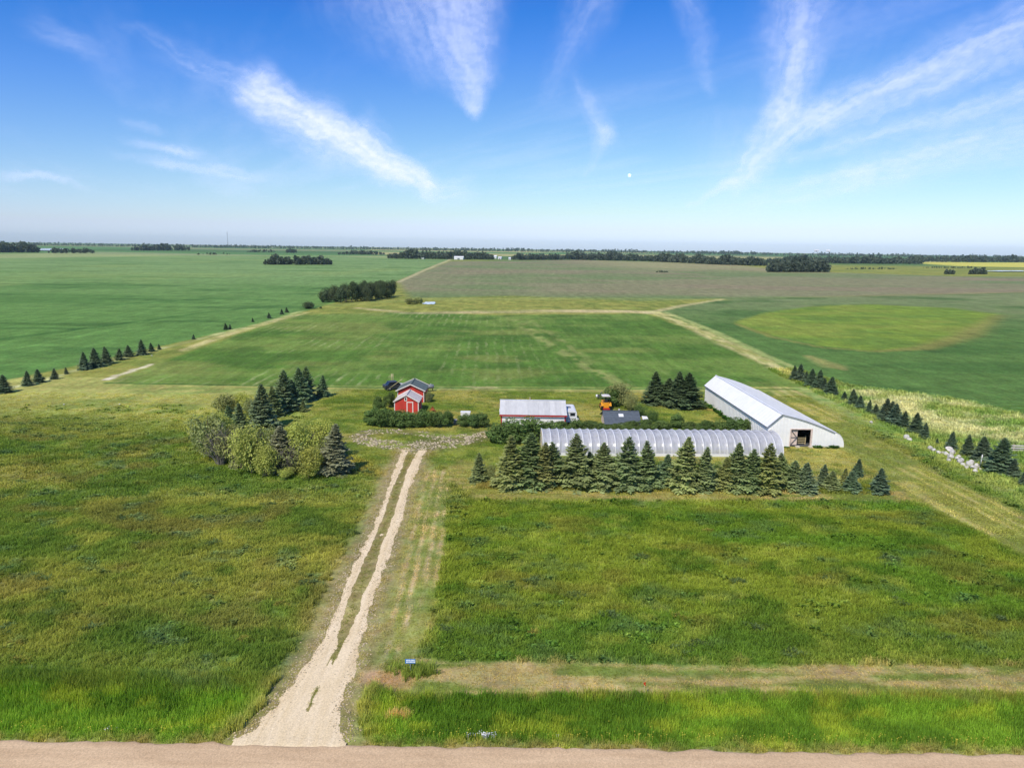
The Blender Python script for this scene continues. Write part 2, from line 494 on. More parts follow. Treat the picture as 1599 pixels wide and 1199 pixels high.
def rubble_mask(x, y):
    a = line_mask(x, y, RUB[0], [1.3, 1.9, 2.3, 2.8, 2.9, 2.3, 1.4], 0.7)
    b = line_mask(x, y, RUB[1], [1.0, 1.4, 1.4, 1.4, 1.6], 0.8)
    return np.maximum(a, b*0.75)


def height(x, y):
    # road bank, ditch floor and back slope; the driveway crosses the ditch level
    e = drive_edges(y)
    cross = sstep(2.2, 0.3, np.maximum(e[0]-x, x-e[3]))
    ditch = -0.55*sstep(32.0, 33.8, y)*(1-sstep(34.8, 36.8, y))*(1-cross)
    z = ditch + 0.05*(fbm(x/4, y/4, 81, 3)-0.5)*sstep(33, 36, y)
    z = np.where(y < 32.2, np.where(y > 23.6, -0.12, -0.3), z)
    far = sstep(200, 900, np.hypot(x, y))
    return z + far*1.6*(fbm(x/420, y/420, 83, 3)-0.5)


# ------------------------------------------------------------------ materials
def principled(name, col=(0.5, 0.5, 0.5), rough=0.7, metal=0.0, var=0.25, nscale=2.0, bump=0.0, bscale=20.0, objcol=False, spec=0.3, stretch=None):
    m = bpy.data.materials.new(name)
    m.use_nodes = True
    t = NT(m.node_tree)
    b = t.n['Principled BSDF']
    b.inputs['Roughness'].default_value = rough
    b.inputs['Metallic'].default_value = metal
    b.inputs['Specular IOR Level'].default_value = spec
    tc = t.node('ShaderNodeTexCoord')
    vec = tc.outputs['Object']
    if stretch:
        mp = t.node('ShaderNodeMapping')
        mp.inputs['Scale'].default_value = stretch
        t.l.new(vec, mp.inputs[0])
        vec = mp.outputs[0]
    n = t.noise(vec, nscale, 5.0, 0.6).outputs['Fac']
    if objcol:
        oi = t.node('ShaderNodeObjectInfo')
        base = t.mix(1.0, oi.outputs['Color'], (*col, 1.0), 'MULTIPLY')
    else:
        base = (*col, 1.0)
    k = t.rng(n, 0.28, 0.72, 1.0 - var, 1.0 + var*0.6)
    t.l.new(t.v('SCALE', base if not isinstance(base, tuple) else base[:3], scale=k), b.inputs['Base Color'])
    if bump > 0:
        bn = t.node('ShaderNodeBump')
        bn.inputs['Strength'].default_value = bump
        bn.inputs['Distance'].default_value = 0.05
        t.l.new(t.noise(vec, bscale, 4.0, 0.6).outputs['Fac'], bn.inputs['Height'])
        t.l.new(bn.outputs[0], b.inputs['Normal'])
    return m


def leaf_material(name, objcol=True, attr=None, col=(1, 1, 1), tip=None, trans=0.3, var=0.35):
    """leaf or needle surface: diffuse with light passing through"""
    m = bpy.data.materials.new(name)
    m.use_nodes = True
    t = NT(m.node_tree)
    t.n.clear()
    out = t.node('ShaderNodeOutputMaterial')
    if attr:
        a = t.node('ShaderNodeAttribute', attribute_type='INSTANCER', attribute_name=attr)
        base = a.outputs['Color']
    else:
        oi = t.node('ShaderNodeObjectInfo')
        base = t.mix(1.0, oi.outputs['Color'], (*col, 1.0), 'MULTIPLY')
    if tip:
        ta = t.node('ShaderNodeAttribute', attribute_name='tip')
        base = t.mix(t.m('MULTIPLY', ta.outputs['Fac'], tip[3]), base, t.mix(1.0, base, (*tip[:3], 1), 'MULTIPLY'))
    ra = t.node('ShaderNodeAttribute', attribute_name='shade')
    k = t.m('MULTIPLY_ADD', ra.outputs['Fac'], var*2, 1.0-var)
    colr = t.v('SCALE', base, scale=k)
    d = t.node('ShaderNodeBsdfDiffuse')
    t.l.new(colr, d.inputs['Color'])
    tr = t.node('ShaderNodeBsdfTranslucent')
    t.l.new(t.mix(1.0, colr, (1.15, 1.2, 0.6, 1), 'MULTIPLY'), tr.inputs['Color'])
    mx = t.node('ShaderNodeMixShader')
    mx.inputs[0].default_value = trans
    t.l.new(d.outputs[0], mx.inputs[1]); t.l.new(tr.outputs[0], mx.inputs[2])
    t.l.new(mx.outputs[0], out.inputs['Surface'])
    return m


def ground_material():
    m = bpy.data.materials.new('ground_cover')
    m.use_nodes = True
    t = NT(m.node_tree)
    b = t.n['Principled BSDF']
    b.inputs['Roughness'].default_value = 0.95
    b.inputs['Specular IOR Level'].default_value = 0.05
    tc = t.node('ShaderNodeTexCoord')
    P = tc.outputs['Object']
    c = t.node('ShaderNodeAttribute', attribute_name='cover')
    rw = t.node('ShaderNodeAttribute', attribute_name='rows')
    rl = t.node('ShaderNodeAttribute', attribute_name='relief')
    sp = t.node('ShaderNodeSeparateXYZ')
    t.l.new(P, sp.inputs[0])
    # swath rows of the cut hay
    rv = t.comb(t.m('MULTIPLY', t.m('MULTIPLY_ADD', sp.outputs[1], 0.035, sp.outputs[0]), 0.42), t.m('MULTIPLY', sp.outputs[1], 0.03), 0.0)
    wob = t.noise(P, 0.12, 3.0).outputs['Fac']
    w = t.m('SINE', t.m('MULTIPLY_ADD', t.m('MULTIPLY_ADD', sp.outputs[1], 0.035, sp.outputs[0]), 2*math.pi/2.3, t.m('MULTIPLY', wob, 5.0)))
    br = t.noise(t.comb(t.m('MULTIPLY', sp.outputs[0], 0.5), t.m('MULTIPLY', sp.outputs[1], 0.16), 4.0), 1.0, 4.0).outputs['Fac']
    rmask = t.m('MULTIPLY', t.m('MULTIPLY', t.rng(w, 0.2, 0.95, 0, 1, True), t.rng(br, 0.40, 0.66)), rw.outputs['Fac'], clamp=True)
    col = t.mix(t.m('MULTIPLY', rmask, 0.6), c.outputs['Color'], (0.46, 0.47, 0.20, 1))
    # tufted relief at three sizes
    n1 = t.noise(t.v('MULTIPLY', P, (1.0, 1.0, 1.0)), 1.5, 6.0, 0.68).outputs['Fac']
    n2 = t.noise(P, 6.5, 4.0, 0.65).outputs['Fac']
    n3 = t.noise(t.v('MULTIPLY', P, (0.6, 1.0, 1.0)), 0.22, 5.0, 0.66).outputs['Fac']
    band = t.noise(t.v('MULTIPLY', P, (0.012, 0.16, 1.0)), 1.0, 5.0, 0.65).outputs['Fac']
    band2 = t.noise(t.v('MULTIPLY', P, (0.22, 0.012, 1.0)), 1.0, 3.0, 0.6).outputs['Fac']
    nfar = t.noise(t.v('MULTIPLY', P, (0.30, 0.075, 1.0)), 1.0, 8.0, 0.78).outputs['Fac']
    col = t.v('SCALE', col, scale=t.rng(nfar, 0.32, 0.68, 0.72, 1.28))
    col = t.v('SCALE', col, scale=t.m('MULTIPLY', t.rng(band, 0.3, 0.7, 0.88, 1.12), t.rng(band2, 0.3, 0.7, 0.92, 1.08)))
    k = t.m('MULTIPLY', t.rng(n1, 0.30, 0.70, 0.70, 1.30), t.m('MULTIPLY', t.rng(n2, 0.28, 0.72, 0.78, 1.22), t.rng(n3, 0.3, 0.7, 0.84, 1.14)))
    hue = t.noise(P, 0.9, 4.0, 0.6).outputs['Color']
    col = t.mix(0.22, col, t.mix(1.0, col, hue, 'OVERLAY'))
    t.l.new(t.v('SCALE', col, scale=k), b.inputs['Base Color'])
    bp = t.node('ShaderNodeBump')
    bp.inputs['Distance'].default_value = 0.22
    t.l.new(t.m('MULTIPLY', rl.outputs['Fac'], 0.8), bp.inputs['Strength'])
    t.l.new(t.m('ADD', t.m('MULTIPLY', n1, 0.7), t.m('MULTIPLY', n2, 0.5)), bp.inputs['Height'])
    t.l.new(bp.outputs[0], b.inputs['Normal'])
    return m


def gravel_material(name, c1, c2, c3, track=False):
    m = bpy.data.materials.new(name)
    m.use_nodes = True
    t = NT(m.node_tree)
    b = t.n['Principled BSDF']
    b.inputs['Roughness'].default_value = 0.95
    b.inputs['Specular IOR Level'].default_value = 0.1
    tc = t.node('ShaderNodeTexCoord')
    P = tc.outputs['Object']
    big = t.noise(t.v('MULTIPLY', P, (0.2, 1.6, 1.0) if track else (2.6, 0.30, 1.0)), 0.8, 5.0, 0.6).outputs['Fac']
    fine = t.noise(P, 9.0, 5.0, 0.7).outputs['Fac']
    vor = t.node('ShaderNodeTexVoronoi')
    t.l.new(P, vor.inputs['Vector'])
    vor.inputs['Scale'].default_value = 14.0
    col = t.mix(t.rng(big, 0.35, 0.66), (*c1, 1), (*c2, 1))
    col = t.mix(t.rng(fine, 0.55, 0.75, 0, 0.7), col, (*c3, 1))
    k = t.rng(vor.outputs['Color'], 0.0, 1.0, 0.82, 1.12)
    t.l.new(t.v('SCALE', col, scale=k), b.inputs['Base Color'])
    bp = t.node('ShaderNodeBump')
    bp.inputs['Strength'].default_value = 0.5
    bp.inputs['Distance'].default_value = 0.05
    t.l.new(t.m('ADD', fine, t.m('MULTIPLY', big, 0.8)), bp.inputs['Height'])
    t.l.new(bp.outputs[0], b.inputs['Normal'])
    return m


MAT = {}
MAT['ground'] = ground_material()
MAT['drive'] = gravel_material('pale_driveway_gravel', tuple(lin(246, 224, 182)), tuple(lin(230, 206, 160)), tuple(lin(200, 176, 132)))
MAT['road'] = gravel_material('tan_road_gravel', tuple(lin(228, 196, 152)), tuple(lin(208, 176, 134)), tuple(lin(196, 166, 126)), True)
MAT['white'] = principled('white_paint', (0.78, 0.78, 0.76), 0.5, var=0.08, nscale=1.2)
MAT['white_metal'] = principled('white_ribbed_steel', (0.90, 0.885, 0.85), 0.4, var=0.07, nscale=0.8, spec=0.5)
MAT['roof_white'] = principled('white_roof_steel', (0.93, 0.915, 0.885), 0.4, var=0.06, nscale=0.6, spec=0.5)
MAT['silver'] = principled('galvanised_steel', (0.58, 0.59, 0.60), 0.42, 0.12, var=0.12, nscale=1.4, objcol=True, spec=0.5, stretch=(2, 0.4, 1))
MAT['red'] = principled('red_barn_paint', tuple(lin(202, 66, 54)), 0.75, var=0.28, nscale=1.6, stretch=(1, 1, 0.35))
MAT['red_trim'] = principled('red_trim_paint', tuple(lin(176, 40, 46)), 0.6, var=0.15)
MAT['cream'] = principled('cream_trim_paint', (0.78, 0.72, 0.64), 0.6, var=0.12)
MAT['shingle'] = principled('grey_green_shingle', tuple(lin(104, 116, 110)), 0.9, var=0.3, nscale=3.0, bump=0.4, objcol=True)
MAT['shingle2'] = principled('slate_grey_shingle', tuple(lin(92, 100, 106)), 0.9, var=0.28, nscale=2.5, bump=0.4, objcol=True)
MAT['weathered'] = principled('weathered_pale_tin', tuple(lin(206, 196, 190)), 0.6, var=0.22, nscale=3.0, objcol=True)
MAT['dark'] = principled('black_rubber', (0.025, 0.025, 0.027), 0.7, var=0.2)
MAT['darkint'] = principled('shaded_timber', (0.10, 0.105, 0.115), 0.8, var=0.3)
MAT['glass'] = principled('dark_window_glass', (0.02, 0.025, 0.03), 0.08, var=0.1, spec=0.6)
MAT['orange'] = principled('orange_yellow_paint', tuple(lin(232, 158, 40)), 0.45, var=0.2, nscale=4)
MAT['grey'] = principled('grey_painted_metal', tuple(lin(136, 140, 142)), 0.5, 0.2, var=0.25, nscale=4)
MAT['rust'] = principled('rusty_iron', tuple(lin(150, 84, 48)), 0.9, var=0.4, nscale=6)
MAT['wood'] = principled('weathered_wood', tuple(lin(196, 180, 140)), 0.85, var=0.25, nscale=5, stretch=(1, 1, 0.2))
MAT['wood_pink'] = principled('pinkish_bare_timber', tuple(lin(222, 200, 186)), 0.8, var=0.25, nscale=5)
MAT['concrete'] = principled('pale_concrete', tuple(lin(210, 200, 180)), 0.9, var=0.2, nscale=3)
MAT['stone'] = principled('pale_field_stone', (0.62, 0.59, 0.53), 0.9, var=0.5, nscale=2.2, bump=0.5, bscale=6, objcol=True)
MAT['bark'] = principled('grey_brown_bark', tuple(lin(104, 92, 80)), 0.95, var=0.35, nscale=6, objcol=True)
MAT['blue'] = principled('blue_sign_enamel', tuple(lin(44, 120, 186)), 0.4, var=0.06)
MAT['signtext'] = principled('reflective_white_lettering', (0.85, 0.9, 0.95), 0.4, var=0.05)
MAT['orangeflag'] = principled('red_orange_tape', tuple(lin(190, 62, 26)), 0.7, var=0.15)
MAT['vehicle'] = principled('dark_blue_grey_car_paint', tuple(lin(58, 60, 62)), 0.4, 0.1, var=0.1, spec=0.5)
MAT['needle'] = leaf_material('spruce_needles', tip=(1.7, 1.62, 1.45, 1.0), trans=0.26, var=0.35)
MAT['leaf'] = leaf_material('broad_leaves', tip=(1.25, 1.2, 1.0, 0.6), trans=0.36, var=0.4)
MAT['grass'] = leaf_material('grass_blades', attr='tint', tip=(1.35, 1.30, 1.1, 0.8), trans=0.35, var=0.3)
MAT['twig'] = principled('grey_twigs', tuple(lin(128, 122, 112)), 0.95, var=0.3, objcol=True)


def plastic_material():
    m = bpy.data.materials.new('milky_greenhouse_film')
    m.use_nodes = True
    t = NT(m.node_tree)
    t.n.clear()
    out = t.node('ShaderNodeOutputMaterial')
    tc = t.node('ShaderNodeTexCoord')
    n = t.noise(t.v('MULTIPLY', tc.outputs['Object'], (3.0, 1.0, 0.5)), 1.2, 4.0).outputs['Fac']
    oi = t.node('ShaderNodeObjectInfo')
    col = t.v('SCALE', oi.outputs['Color'], scale=t.rng(n, 0.3, 0.7, 0.86, 1.04))
    d = t.node('ShaderNodeBsdfDiffuse'); t.l.new(col, d.inputs[0])
    tr = t.node('ShaderNodeBsdfTranslucent'); t.l.new(col, tr.inputs[0])
    gl = t.node('ShaderNodeBsdfGlossy'); gl.inputs['Roughness'].default_value = 0.25
    tp = t.node('ShaderNodeBsdfTransparent')
    a = t.node('ShaderNodeMixShader'); a.inputs[0].default_value = 0.35
    t.l.new(d.outputs[0], a.inputs[1]); t.l.new(tr.outputs[0], a.inputs[2])
    b = t.node('ShaderNodeMixShader')
    t.put(b.inputs[0], t.rng(n, 0.3, 0.7, 0.36, 0.24))
    t.l.new(a.outputs[0], b.inputs[1]); t.l.new(tp.outputs[0], b.inputs[2])
    g = t.node('ShaderNodeMixShader'); g.inputs[0].default_value = 0.06
    t.l.new(b.outputs[0], g.inputs[1]); t.l.new(gl.outputs[0], g.inputs[2])
    t.l.new(g.outputs[0], out.inputs['Surface'])
    return m


MAT['film'] = plastic_material()


# ------------------------------------------------------------------ object helpers
def tag(o, label=None, cat=None, group=None, kind=None):
    if label: o['label'] = label
    if cat: o['category'] = cat
    if group: o['group'] = group
    if kind: o['kind'] = kind
    return o


def link_mesh(name, me, mat, parent=None):
    o = bpy.data.objects.new(name, me)
    C.objects.link(o)
    if mat is not None and len(me.materials) == 0:
        me.materials.append(mat)
    if parent is not None:
        o.parent = parent
    return o


def empty(name, loc=(0, 0, 0), rz=0.0, scale=None):
    o = bpy.data.objects.new(name, None)
    o.empty_display_size = 0.2
    o.location = loc
    o.rotation_euler = (0, 0, rz)
    if scale is not None:
        o.scale = (scale,)*3 if not hasattr(scale, '__len__') else scale
    C.objects.link(o)
    return o


class MB:
    """collects shapes and links them as one mesh object"""
    def __init__(self):
        self.v = []
        self.f = []

    def add(self, verts, faces):
        b = len(self.v)
        self.v += [tuple(p) for p in verts]
        self.f += [tuple(i+b for i in f) for f in faces]
        return self

    def box(self, x0, x1, y0, y1, z0, z1):
        vs = [(x, y, z) for z in (z0, z1) for y in (y0, y1) for x in (x0, x1)]
        return self.add(vs, [(0, 2, 3, 1), (4, 5, 7, 6), (0, 1, 5, 4), (1, 3, 7, 5), (3, 2, 6, 7), (2, 0, 4, 6)])

    def bar(self, a, b, w, h=None):
        """rectangular bar from a to b"""
        a = Vector(a); b = Vector(b); h = h or w
        d = (b-a).normalized()
        up = Vector((0, 0, 1)) if abs(d.z) < 0.9 else Vector((1, 0, 0))
        s = d.cross(up).normalized()*w*0.5
        u = s.cross(d).normalized()*h*0.5
        vs = [p + sx*s + sz*u for p in (a, b) for sx, sz in ((-1, -1), (1, -1), (1, 1), (-1, 1))]
        return self.add(vs, [(0, 1, 2, 3), (7, 6, 5, 4), (0, 4, 5, 1), (1, 5, 6, 2), (2, 6, 7, 3), (3, 7, 4, 0)])

    def tube(self, pts, rad, n=8, cap=True):
        pts = [Vector(p) for p in pts]
        if not hasattr(rad, '__len__'):
            rad = [rad]*len(pts)
        rings = []
        vs = []
        for i, p in enumerate(pts):
            d = (pts[min(i+1, len(pts)-1)] - pts[max(i-1, 0)]).normalized()
            up = Vector((0, 0, 1)) if abs(d.z) < 0.95 else Vector((1, 0, 0))
            s = d.cross(up).normalized(); u = s.cross(d)
            rings.append(len(vs))
            for k in range(n):
                a = 2*math.pi*k/n
                vs.append(p + (s*math.cos(a) + u*math.sin(a))*rad[i])
        fs = []
        for i in range(len(pts)-1):
            for k in range(n):
                a = i*n+k; b = i*n+(k+1) % n
                fs.append((a, b, b+n, a+n))
        if cap:
            fs.append(tuple(range(n-1, -1, -1)))
            fs.append(tuple((len(pts)-1)*n+k for k in range(n)))
        return self.add(vs, fs)

    def prism(self, poly, y0, y1):
        """polygon in xz pushed along y"""
        n = len(poly)
        vs = [(x, y0, z) for x, z in poly] + [(x, y1, z) for x, z in poly]
        fs = [tuple(range(n)), tuple(range(2*n-1, n-1, -1))]
        fs += [(i, i+n, (i+1) % n+n, (i+1) % n) for i in range(n)]
        return self.add(vs, fs)

    def prism_x(self, poly, x0, x1):
        """polygon in yz pushed along x"""
        n = len(poly)
        vs = [(x0, y, z) for y, z in poly] + [(x1, y, z) for y, z in poly]
        fs = [tuple(range(n-1, -1, -1)), tuple(range(n, 2*n))]
        fs += [((i+1) % n, (i+1) % n+n, i+n, i) for i in range(n)]
        return self.add(vs, fs)

    def slab(self, quad, th):
        """thin plate: four corners pushed against their normal"""
        q = [Vector(p) for p in quad]
        nrm = (q[1]-q[0]).cross(q[3]-q[0]).normalized()*th
        vs = q + [p-nrm for p in q]
        return self.add(vs, [(0, 1, 2, 3), (7, 6, 5, 4), (0, 4, 5, 1), (1, 5, 6, 2), (2, 6, 7, 3), (3, 7, 4, 0)])

    def mesh(self, name):
        me = bpy.data.meshes.new(name)
        me.from_pydata(self.v, [], self.f)
        me.update()
        return me

    def build(self, name, mat, parent=None, smooth=False, col=None):
        me = self.mesh(name)
        if smooth:
            for p in me.polygons:
                p.use_smooth = True
        o = link_mesh(name, me, mat, parent)
        if col is not None:
            o.color = (*col, 1.0)
        return o


def np_mesh(name, V, F, attrs=None, smooth=False):
    """mesh from numpy arrays; F (n,3) or (n,4)"""
    me = bpy.data.meshes.new(name)
    k = F.shape[1]
    me.vertices.add(len(V)); me.vertices.foreach_set('co', np.ascontiguousarray(V, np.float32).ravel())
    me.loops.add(F.size); me.loops.foreach_set('vertex_index', np.ascontiguousarray(F, np.int32).ravel())
    me.polygons.add(len(F))
    me.polygons.foreach_set('loop_start', np.arange(0, F.size, k, dtype=np.int32))
    me.polygons.foreach_set('loop_total', np.full(len(F), k, np.int32))
    if smooth:
        me.polygons.foreach_set('use_smooth', np.ones(len(F), bool))
    me.update(calc_edges=True)
    for nm, arr in (attrs or {}).items():
        if arr.ndim == 2:
            a = me.attributes.new(nm, 'FLOAT_COLOR', 'POINT')
            a.data.foreach_set('color', np.concatenate([arr, np.ones((len(arr), 1))], 1).astype(np.float32).ravel())
        else:
            a = me.attributes.new(nm, 'FLOAT', 'POINT')
            a.data.foreach_set('value', arr.astype(np.float32))
    return me


# ------------------------------------------------------------------ the ground, road, driveway
def axis(segs, grow, far):
    """segs: list of (start, end, step); then growing steps out to far"""
    out = []
    for a, b, s in segs:
        out += list(np.arange(a, b-1e-6, s))
    v = segs[-1][1]; s = segs[-1][2]
    while v < far:
        out.append(v); s *= grow; v += s
    out.append(far)
    return out


def build_ground():
    right = axis([(0, 62, 0.3)], 1.05, 6500)
    left = axis([(0, 78, 0.33)], 1.05, 6500)
    xs = np.array([-v for v in left[:0:-1]] + right)
    back = [-v for v in axis([(0, 10, 5)], 1.5, 2000)][:0:-1]
    ys = np.array(back + axis([(0, 22, 2.0), (22, 31, 0.8), (31, 72, 0.26), (72, 128, 0.4)], 1.02, 6500))
    X, Y = np.meshgrid(xs, ys)
    x = X.ravel(); y = Y.ravel()
    c, rows, rel = ground_col(x, y)
    z = height(x, y)
    nx, ny = len(xs), len(ys)
    i = np.arange((nx-1)*(ny-1))
    r, q = i//(nx-1), i % (nx-1)
    a = r*nx+q
    F = np.stack([a, a+1, a+nx+1, a+nx], 1)
    V = np.stack([x, y, z], 1)
    # which sheet each face belongs to
    fx = x[F].mean(1); fy = y[F].mean(1)
    reg = np.zeros(len(F), int)
    for k, P in enumerate((P_CROP_L, P_CROP_R, P_HAY, P_MID_FIELD)):
        reg[poly_mask(fx, fy, P, 0.01) > 0.5] = k+1
    for k, nm in enumerate(('ground', 'crop_field', 'crop_field', 'hay_field', 'stubble_field')):
        f = F[reg == k]
        u, inv = np.unique(f, return_inverse=True)
        me = np_mesh(nm, V[u], inv.reshape(f.shape), {'cover': c[u], 'rows': rows[u], 'relief': rel[u]}, True)
        tag(link_mesh(nm, me, MAT['ground']), kind='structure')


build_ground()


def build_road():
    xs = np.concatenate([-np.geomspace(60, 6400, 60)[::-1], np.arange(-59, 59.5, 0.4), np.geomspace(60, 6400, 60)])
    v = np.concatenate([np.linspace(0, 0.82, 12), np.linspace(0.85, 1.0, 9)])
    X, Vv = np.meshgrid(xs, v)
    x = X.ravel(); t = Vv.ravel()
    e1 = ROAD_EDGE + 0.02 + 0.5*(fbm(x*0.6, x*0+3, 90, 4)-0.5) + 0.22*(fbm(x*3, x*0, 91, 2)-0.5)
    e0 = 23.6 + 0.5*(fbm(x*0.5, x*0+7, 92, 3)-0.5)
    y = e0 + (e1-e0)*t
    z = 0.02 + 0.14*(1-(2*t-1)**2) - 0.14*sstep(0.975, 1.0, t) - 0.14*sstep(0.03, 0.0, t) + 0.012*(fbm(x*0.5, y*3, 93, 3)-0.5)
    nx = len(xs); i = np.arange((nx-1)*(len(v)-1)); r, q = i//(nx-1), i % (nx-1); a = r*nx+q
    me = np_mesh('road', np.stack([x, y, z], 1), np.stack([a, a+1, a+nx+1, a+nx], 1), smooth=True)
    tag(link_mesh('road', me, MAT['road']), kind='structure')


def build_driveway():
    ys = np.arange(31.0, _dy[-1]+0.2, 0.11)
    us = np.linspace(-0.5, 1.0, 90)
    E = drive_edges(ys)
    lo = E[0]-0.6; hi = E[3]+0.6
    u = np.linspace(0, 1, 72)
    X = lo[:, None] + (hi-lo)[:, None]*u[None, :]
    Y = np.repeat(ys[:, None], len(u), 1)
    x = X.ravel(); y = Y.ravel()
    m = drive_mask(x, y)
    z = height(x, y) + 0.006 + 0.03*np.clip(m, 0, 0.5)
    z = np.where(y < 32.4, 0.03 - 0.16*sstep(31.9, 31.2, y), z)
    nx = len(u); i = np.arange((nx-1)*(len(ys)-1)); r, q = i//(nx-1), i % (nx-1); a = r*nx+q
    F = np.stack([a, a+1, a+nx+1, a+nx], 1)
    keep = (m[F].mean(1) > 0)
    F = F[keep]
    uq, inv = np.unique(F, return_inverse=True)
    me = np_mesh('driveway', np.stack([x, y, z], 1)[uq], inv.reshape(F.shape), smooth=True)
    tag(link_mesh('driveway', me, MAT['drive']), kind='structure')


build_road()
build_driveway()

# ------------------------------------------------------------------ cirrus, a thin sheet of ice cloud nine kilometres up
def angles(px, py):
    d = ray(px, py).normalized()
    return math.degrees(math.atan2(d.x, d.y)), math.degrees(math.asin(d.z))


def build_clouds():
    # streaks: start, end (photo survey of directions), half widths at both ends, opacity at both ends, fibre amount
    S = [
        ((190, 38), (500, 200), 8, 34, 0.05, 0.55, 1.0),
        ((395, 135), (672, 296), 26, 17, 0.62, 0.95, 1.0),
        ((430, 190), (600, 262), 30, 22, 0.18, 0.45, 1.0),
        ((560, 215), (668, 292), 34, 10, 0.55, 0.8, 1.0),
        ((640, -60), (742, 165), 105, 9, 0.38, 0.42, 0.6),
        ((725, -50), (748, 160), 50, 12, 0.40, 0.38, 0.5),
        ((945, -40), (850, 150), 30, 14, 0.26, 0.08, 0.8),
        ((1072, -10), (1112, 145), 17, 7, 0.22, 0.12, 0.7),
        ((900, 120), (940, 215), 8, 15, 0.10, 0.34, 0.8),
        ((940, 205), (917, 278), 14, 4, 0.32, 0.16, 0.8),
        ((1255, -40), (1222, 185), 52, 22, 0.26, 0.44, 0.7),
        ((1225, 170), (1150, 292), 24, 16, 0.46, 0.28, 0.7),
        ((1640, 10), (1270, 185), 34, 24, 0.40, 0.42, 0.7),
        ((1290, 170), (1155, 285), 24, 12, 0.46, 0.32, 0.7),
        ((1640, 60), (1310, 200), 24, 26, 0.30, 0.22, 0.7),
        ((1640, 130), (1240, 252), 22, 9, 0.42, 0.22, 0.7),
        ((1660, 195), (1330, 278), 44, 24, 0.38, 0.36, 0.7),
        ((1350, 272), (1180, 316), 26, 12, 0.38, 0.16, 0.7),
        ((1080, 316), (1145, 286), 5, 8, 0.25, 0.40, 0.7),
        ((1150, 180), (1150, 300), 60, 40, 0.08, 0.14, 0.4),
        ((1330, -30), (1230, 200), 90, 50, 0.08, 0.08, 0.6),
        ((170, 212), (350, 250), 5, 8, 0.16, 0.40, 0.9),
        ((140, 234), (458, 287), 6, 8, 0.14, 0.42, 0.9),
        ((-40, 262), (145, 291), 5, 5, 0.30, 0.24, 0.9),
        ((180, 186), (275, 206), 6, 5, 0.16, 0.18, 0.9),
        ((655, 310), (748, 288), 14, 18, 0.30, 0.34, 1.0),
        ((300, 285), (420, 300), 14, 10, 0.10, 0.14, 0.8),
        ((0, 20), (180, 90), 14, 10, 0.10, 0.14, 0.8),
    ]
    azs = np.concatenate([np.arange(-75, -38, 0.5), np.arange(-38, 38, 0.11), np.arange(38, 75.1, 0.5)])
    els = np.concatenate([np.arange(1.6, 18.6, 0.1), np.arange(18.6, 50, 0.5)])
    A_, E_ = np.meshgrid(azs, els)
    az = A_.ravel(); el = E_.ravel()
    wx = fbm(az*0.4, el*0.4, 200, 6, 0.62)-0.5; wy = fbm(az*0.4+40, el*0.4, 201, 6, 0.62)-0.5
    pa = az + 1.7*wx; pe = el + 1.4*wy
    clear = np.ones_like(az)
    deg = 180/math.pi/FPX
    rs = random.Random(12)
    for q in list(S):                                                # thin filaments beside the main strands
        if q[0][0] > 1100:
            for _ in range(2):
                ox, oy = rs.uniform(-1, 1)*q[2]*0.9, rs.uniform(-1, 1)*q[3]*0.9
                S.append(((q[0][0]+ox, q[0][1]+ox*0.6), (q[1][0]+oy, q[1][1]+oy*0.6), q[2]*0.22+1.5, q[3]*0.22+1.0, q[4]*0.55, q[5]*0.55, 0.8))
    for k, (a, b, wa, wb, oa, ob, fib) in enumerate(S):
        A = np.array(angles(*a)); B = np.array(angles(*b))
        L = np.hypot(*(B-A)); u = (B-A)/L
        rx, ry = pa-A[0], pe-A[1]
        al = rx*u[0]+ry*u[1]; ac = -rx*u[1]+ry*u[0]
        t = np.clip(al/L, 0, 1)
        w = (wa+(wb-wa)*t)*deg*(1.15 if k < 4 else (1.0 if 9 < k < 19 else (1.3 if k < 28 else 1.0)))
        d = np.hypot(ac, al-t*L)/w
        core = sstep(1.6, 0.0, d)**1.25*sstep(-0.02, 0.16, np.where(al < 0, 1+al/L-0.85, 1.0))
        fn = fbm(al*0.20+k*9, ac*1.9, 210+k, 5, 0.6)
        f2 = fbm(al*0.9+k*9, ac*5.0, 250+k, 4, 0.65)
        if k > 20:
            core = core*sstep(0.0, 0.45, t)*sstep(1.0, 0.6, t)
        fb = (1-0.8*fib) + (0.10+0.85*fib)*sstep(0.22, 0.74, 0.6*fn+0.4*f2)
        clear = clear*(1-np.clip(core*fb*(oa+(ob-oa)*t)*(1.0 if k < 4 else (0.98 if 9 < k < 19 else (1.25 if 20 < k < 28 else 0.82))), 0, 1))
    # the same thin cirrus goes on over the rest of the sky
    sx = np.sin(np.radians(az))/np.tan(np.radians(el)); sy = np.cos(np.radians(az))/np.tan(np.radians(el))
    gen = sstep(0.5, 0.8, fbm(sx*0.9+sy*0.45, sy*0.12-sx*0.2, 300, 6, 0.6))*0.10
    clear = clear*(1-gen*sstep(1.6, 5, el))
    rip = fbm(az*1.9+el*0.7, el*3.6, 310, 3)
    cov = (1-clear)*(0.80+0.2*sstep(0.3, 0.62, rip))
    cov = cov*sstep(1.7, 3.0, el)
    alt = 9000.0
    s_ = alt/np.tan(np.radians(el))
    V = np.stack([s_*np.sin(np.radians(az)), s_*np.cos(np.radians(az)), np.full_like(az, alt)], 1)
    nx = len(azs); i = np.arange((nx-1)*(len(els)-1)); r, q = i//(nx-1), i % (nx-1); a = r*nx+q
    F = np.stack([a, a+1, a+nx+1, a+nx], 1)
    F = F[cov[F].max(1) > 0.004]
    uq, inv = np.unique(F, return_inverse=True)
    me = np_mesh('cirrus_cloud', V[uq], inv.reshape(F.shape), {'ice': cov[uq]}, True)
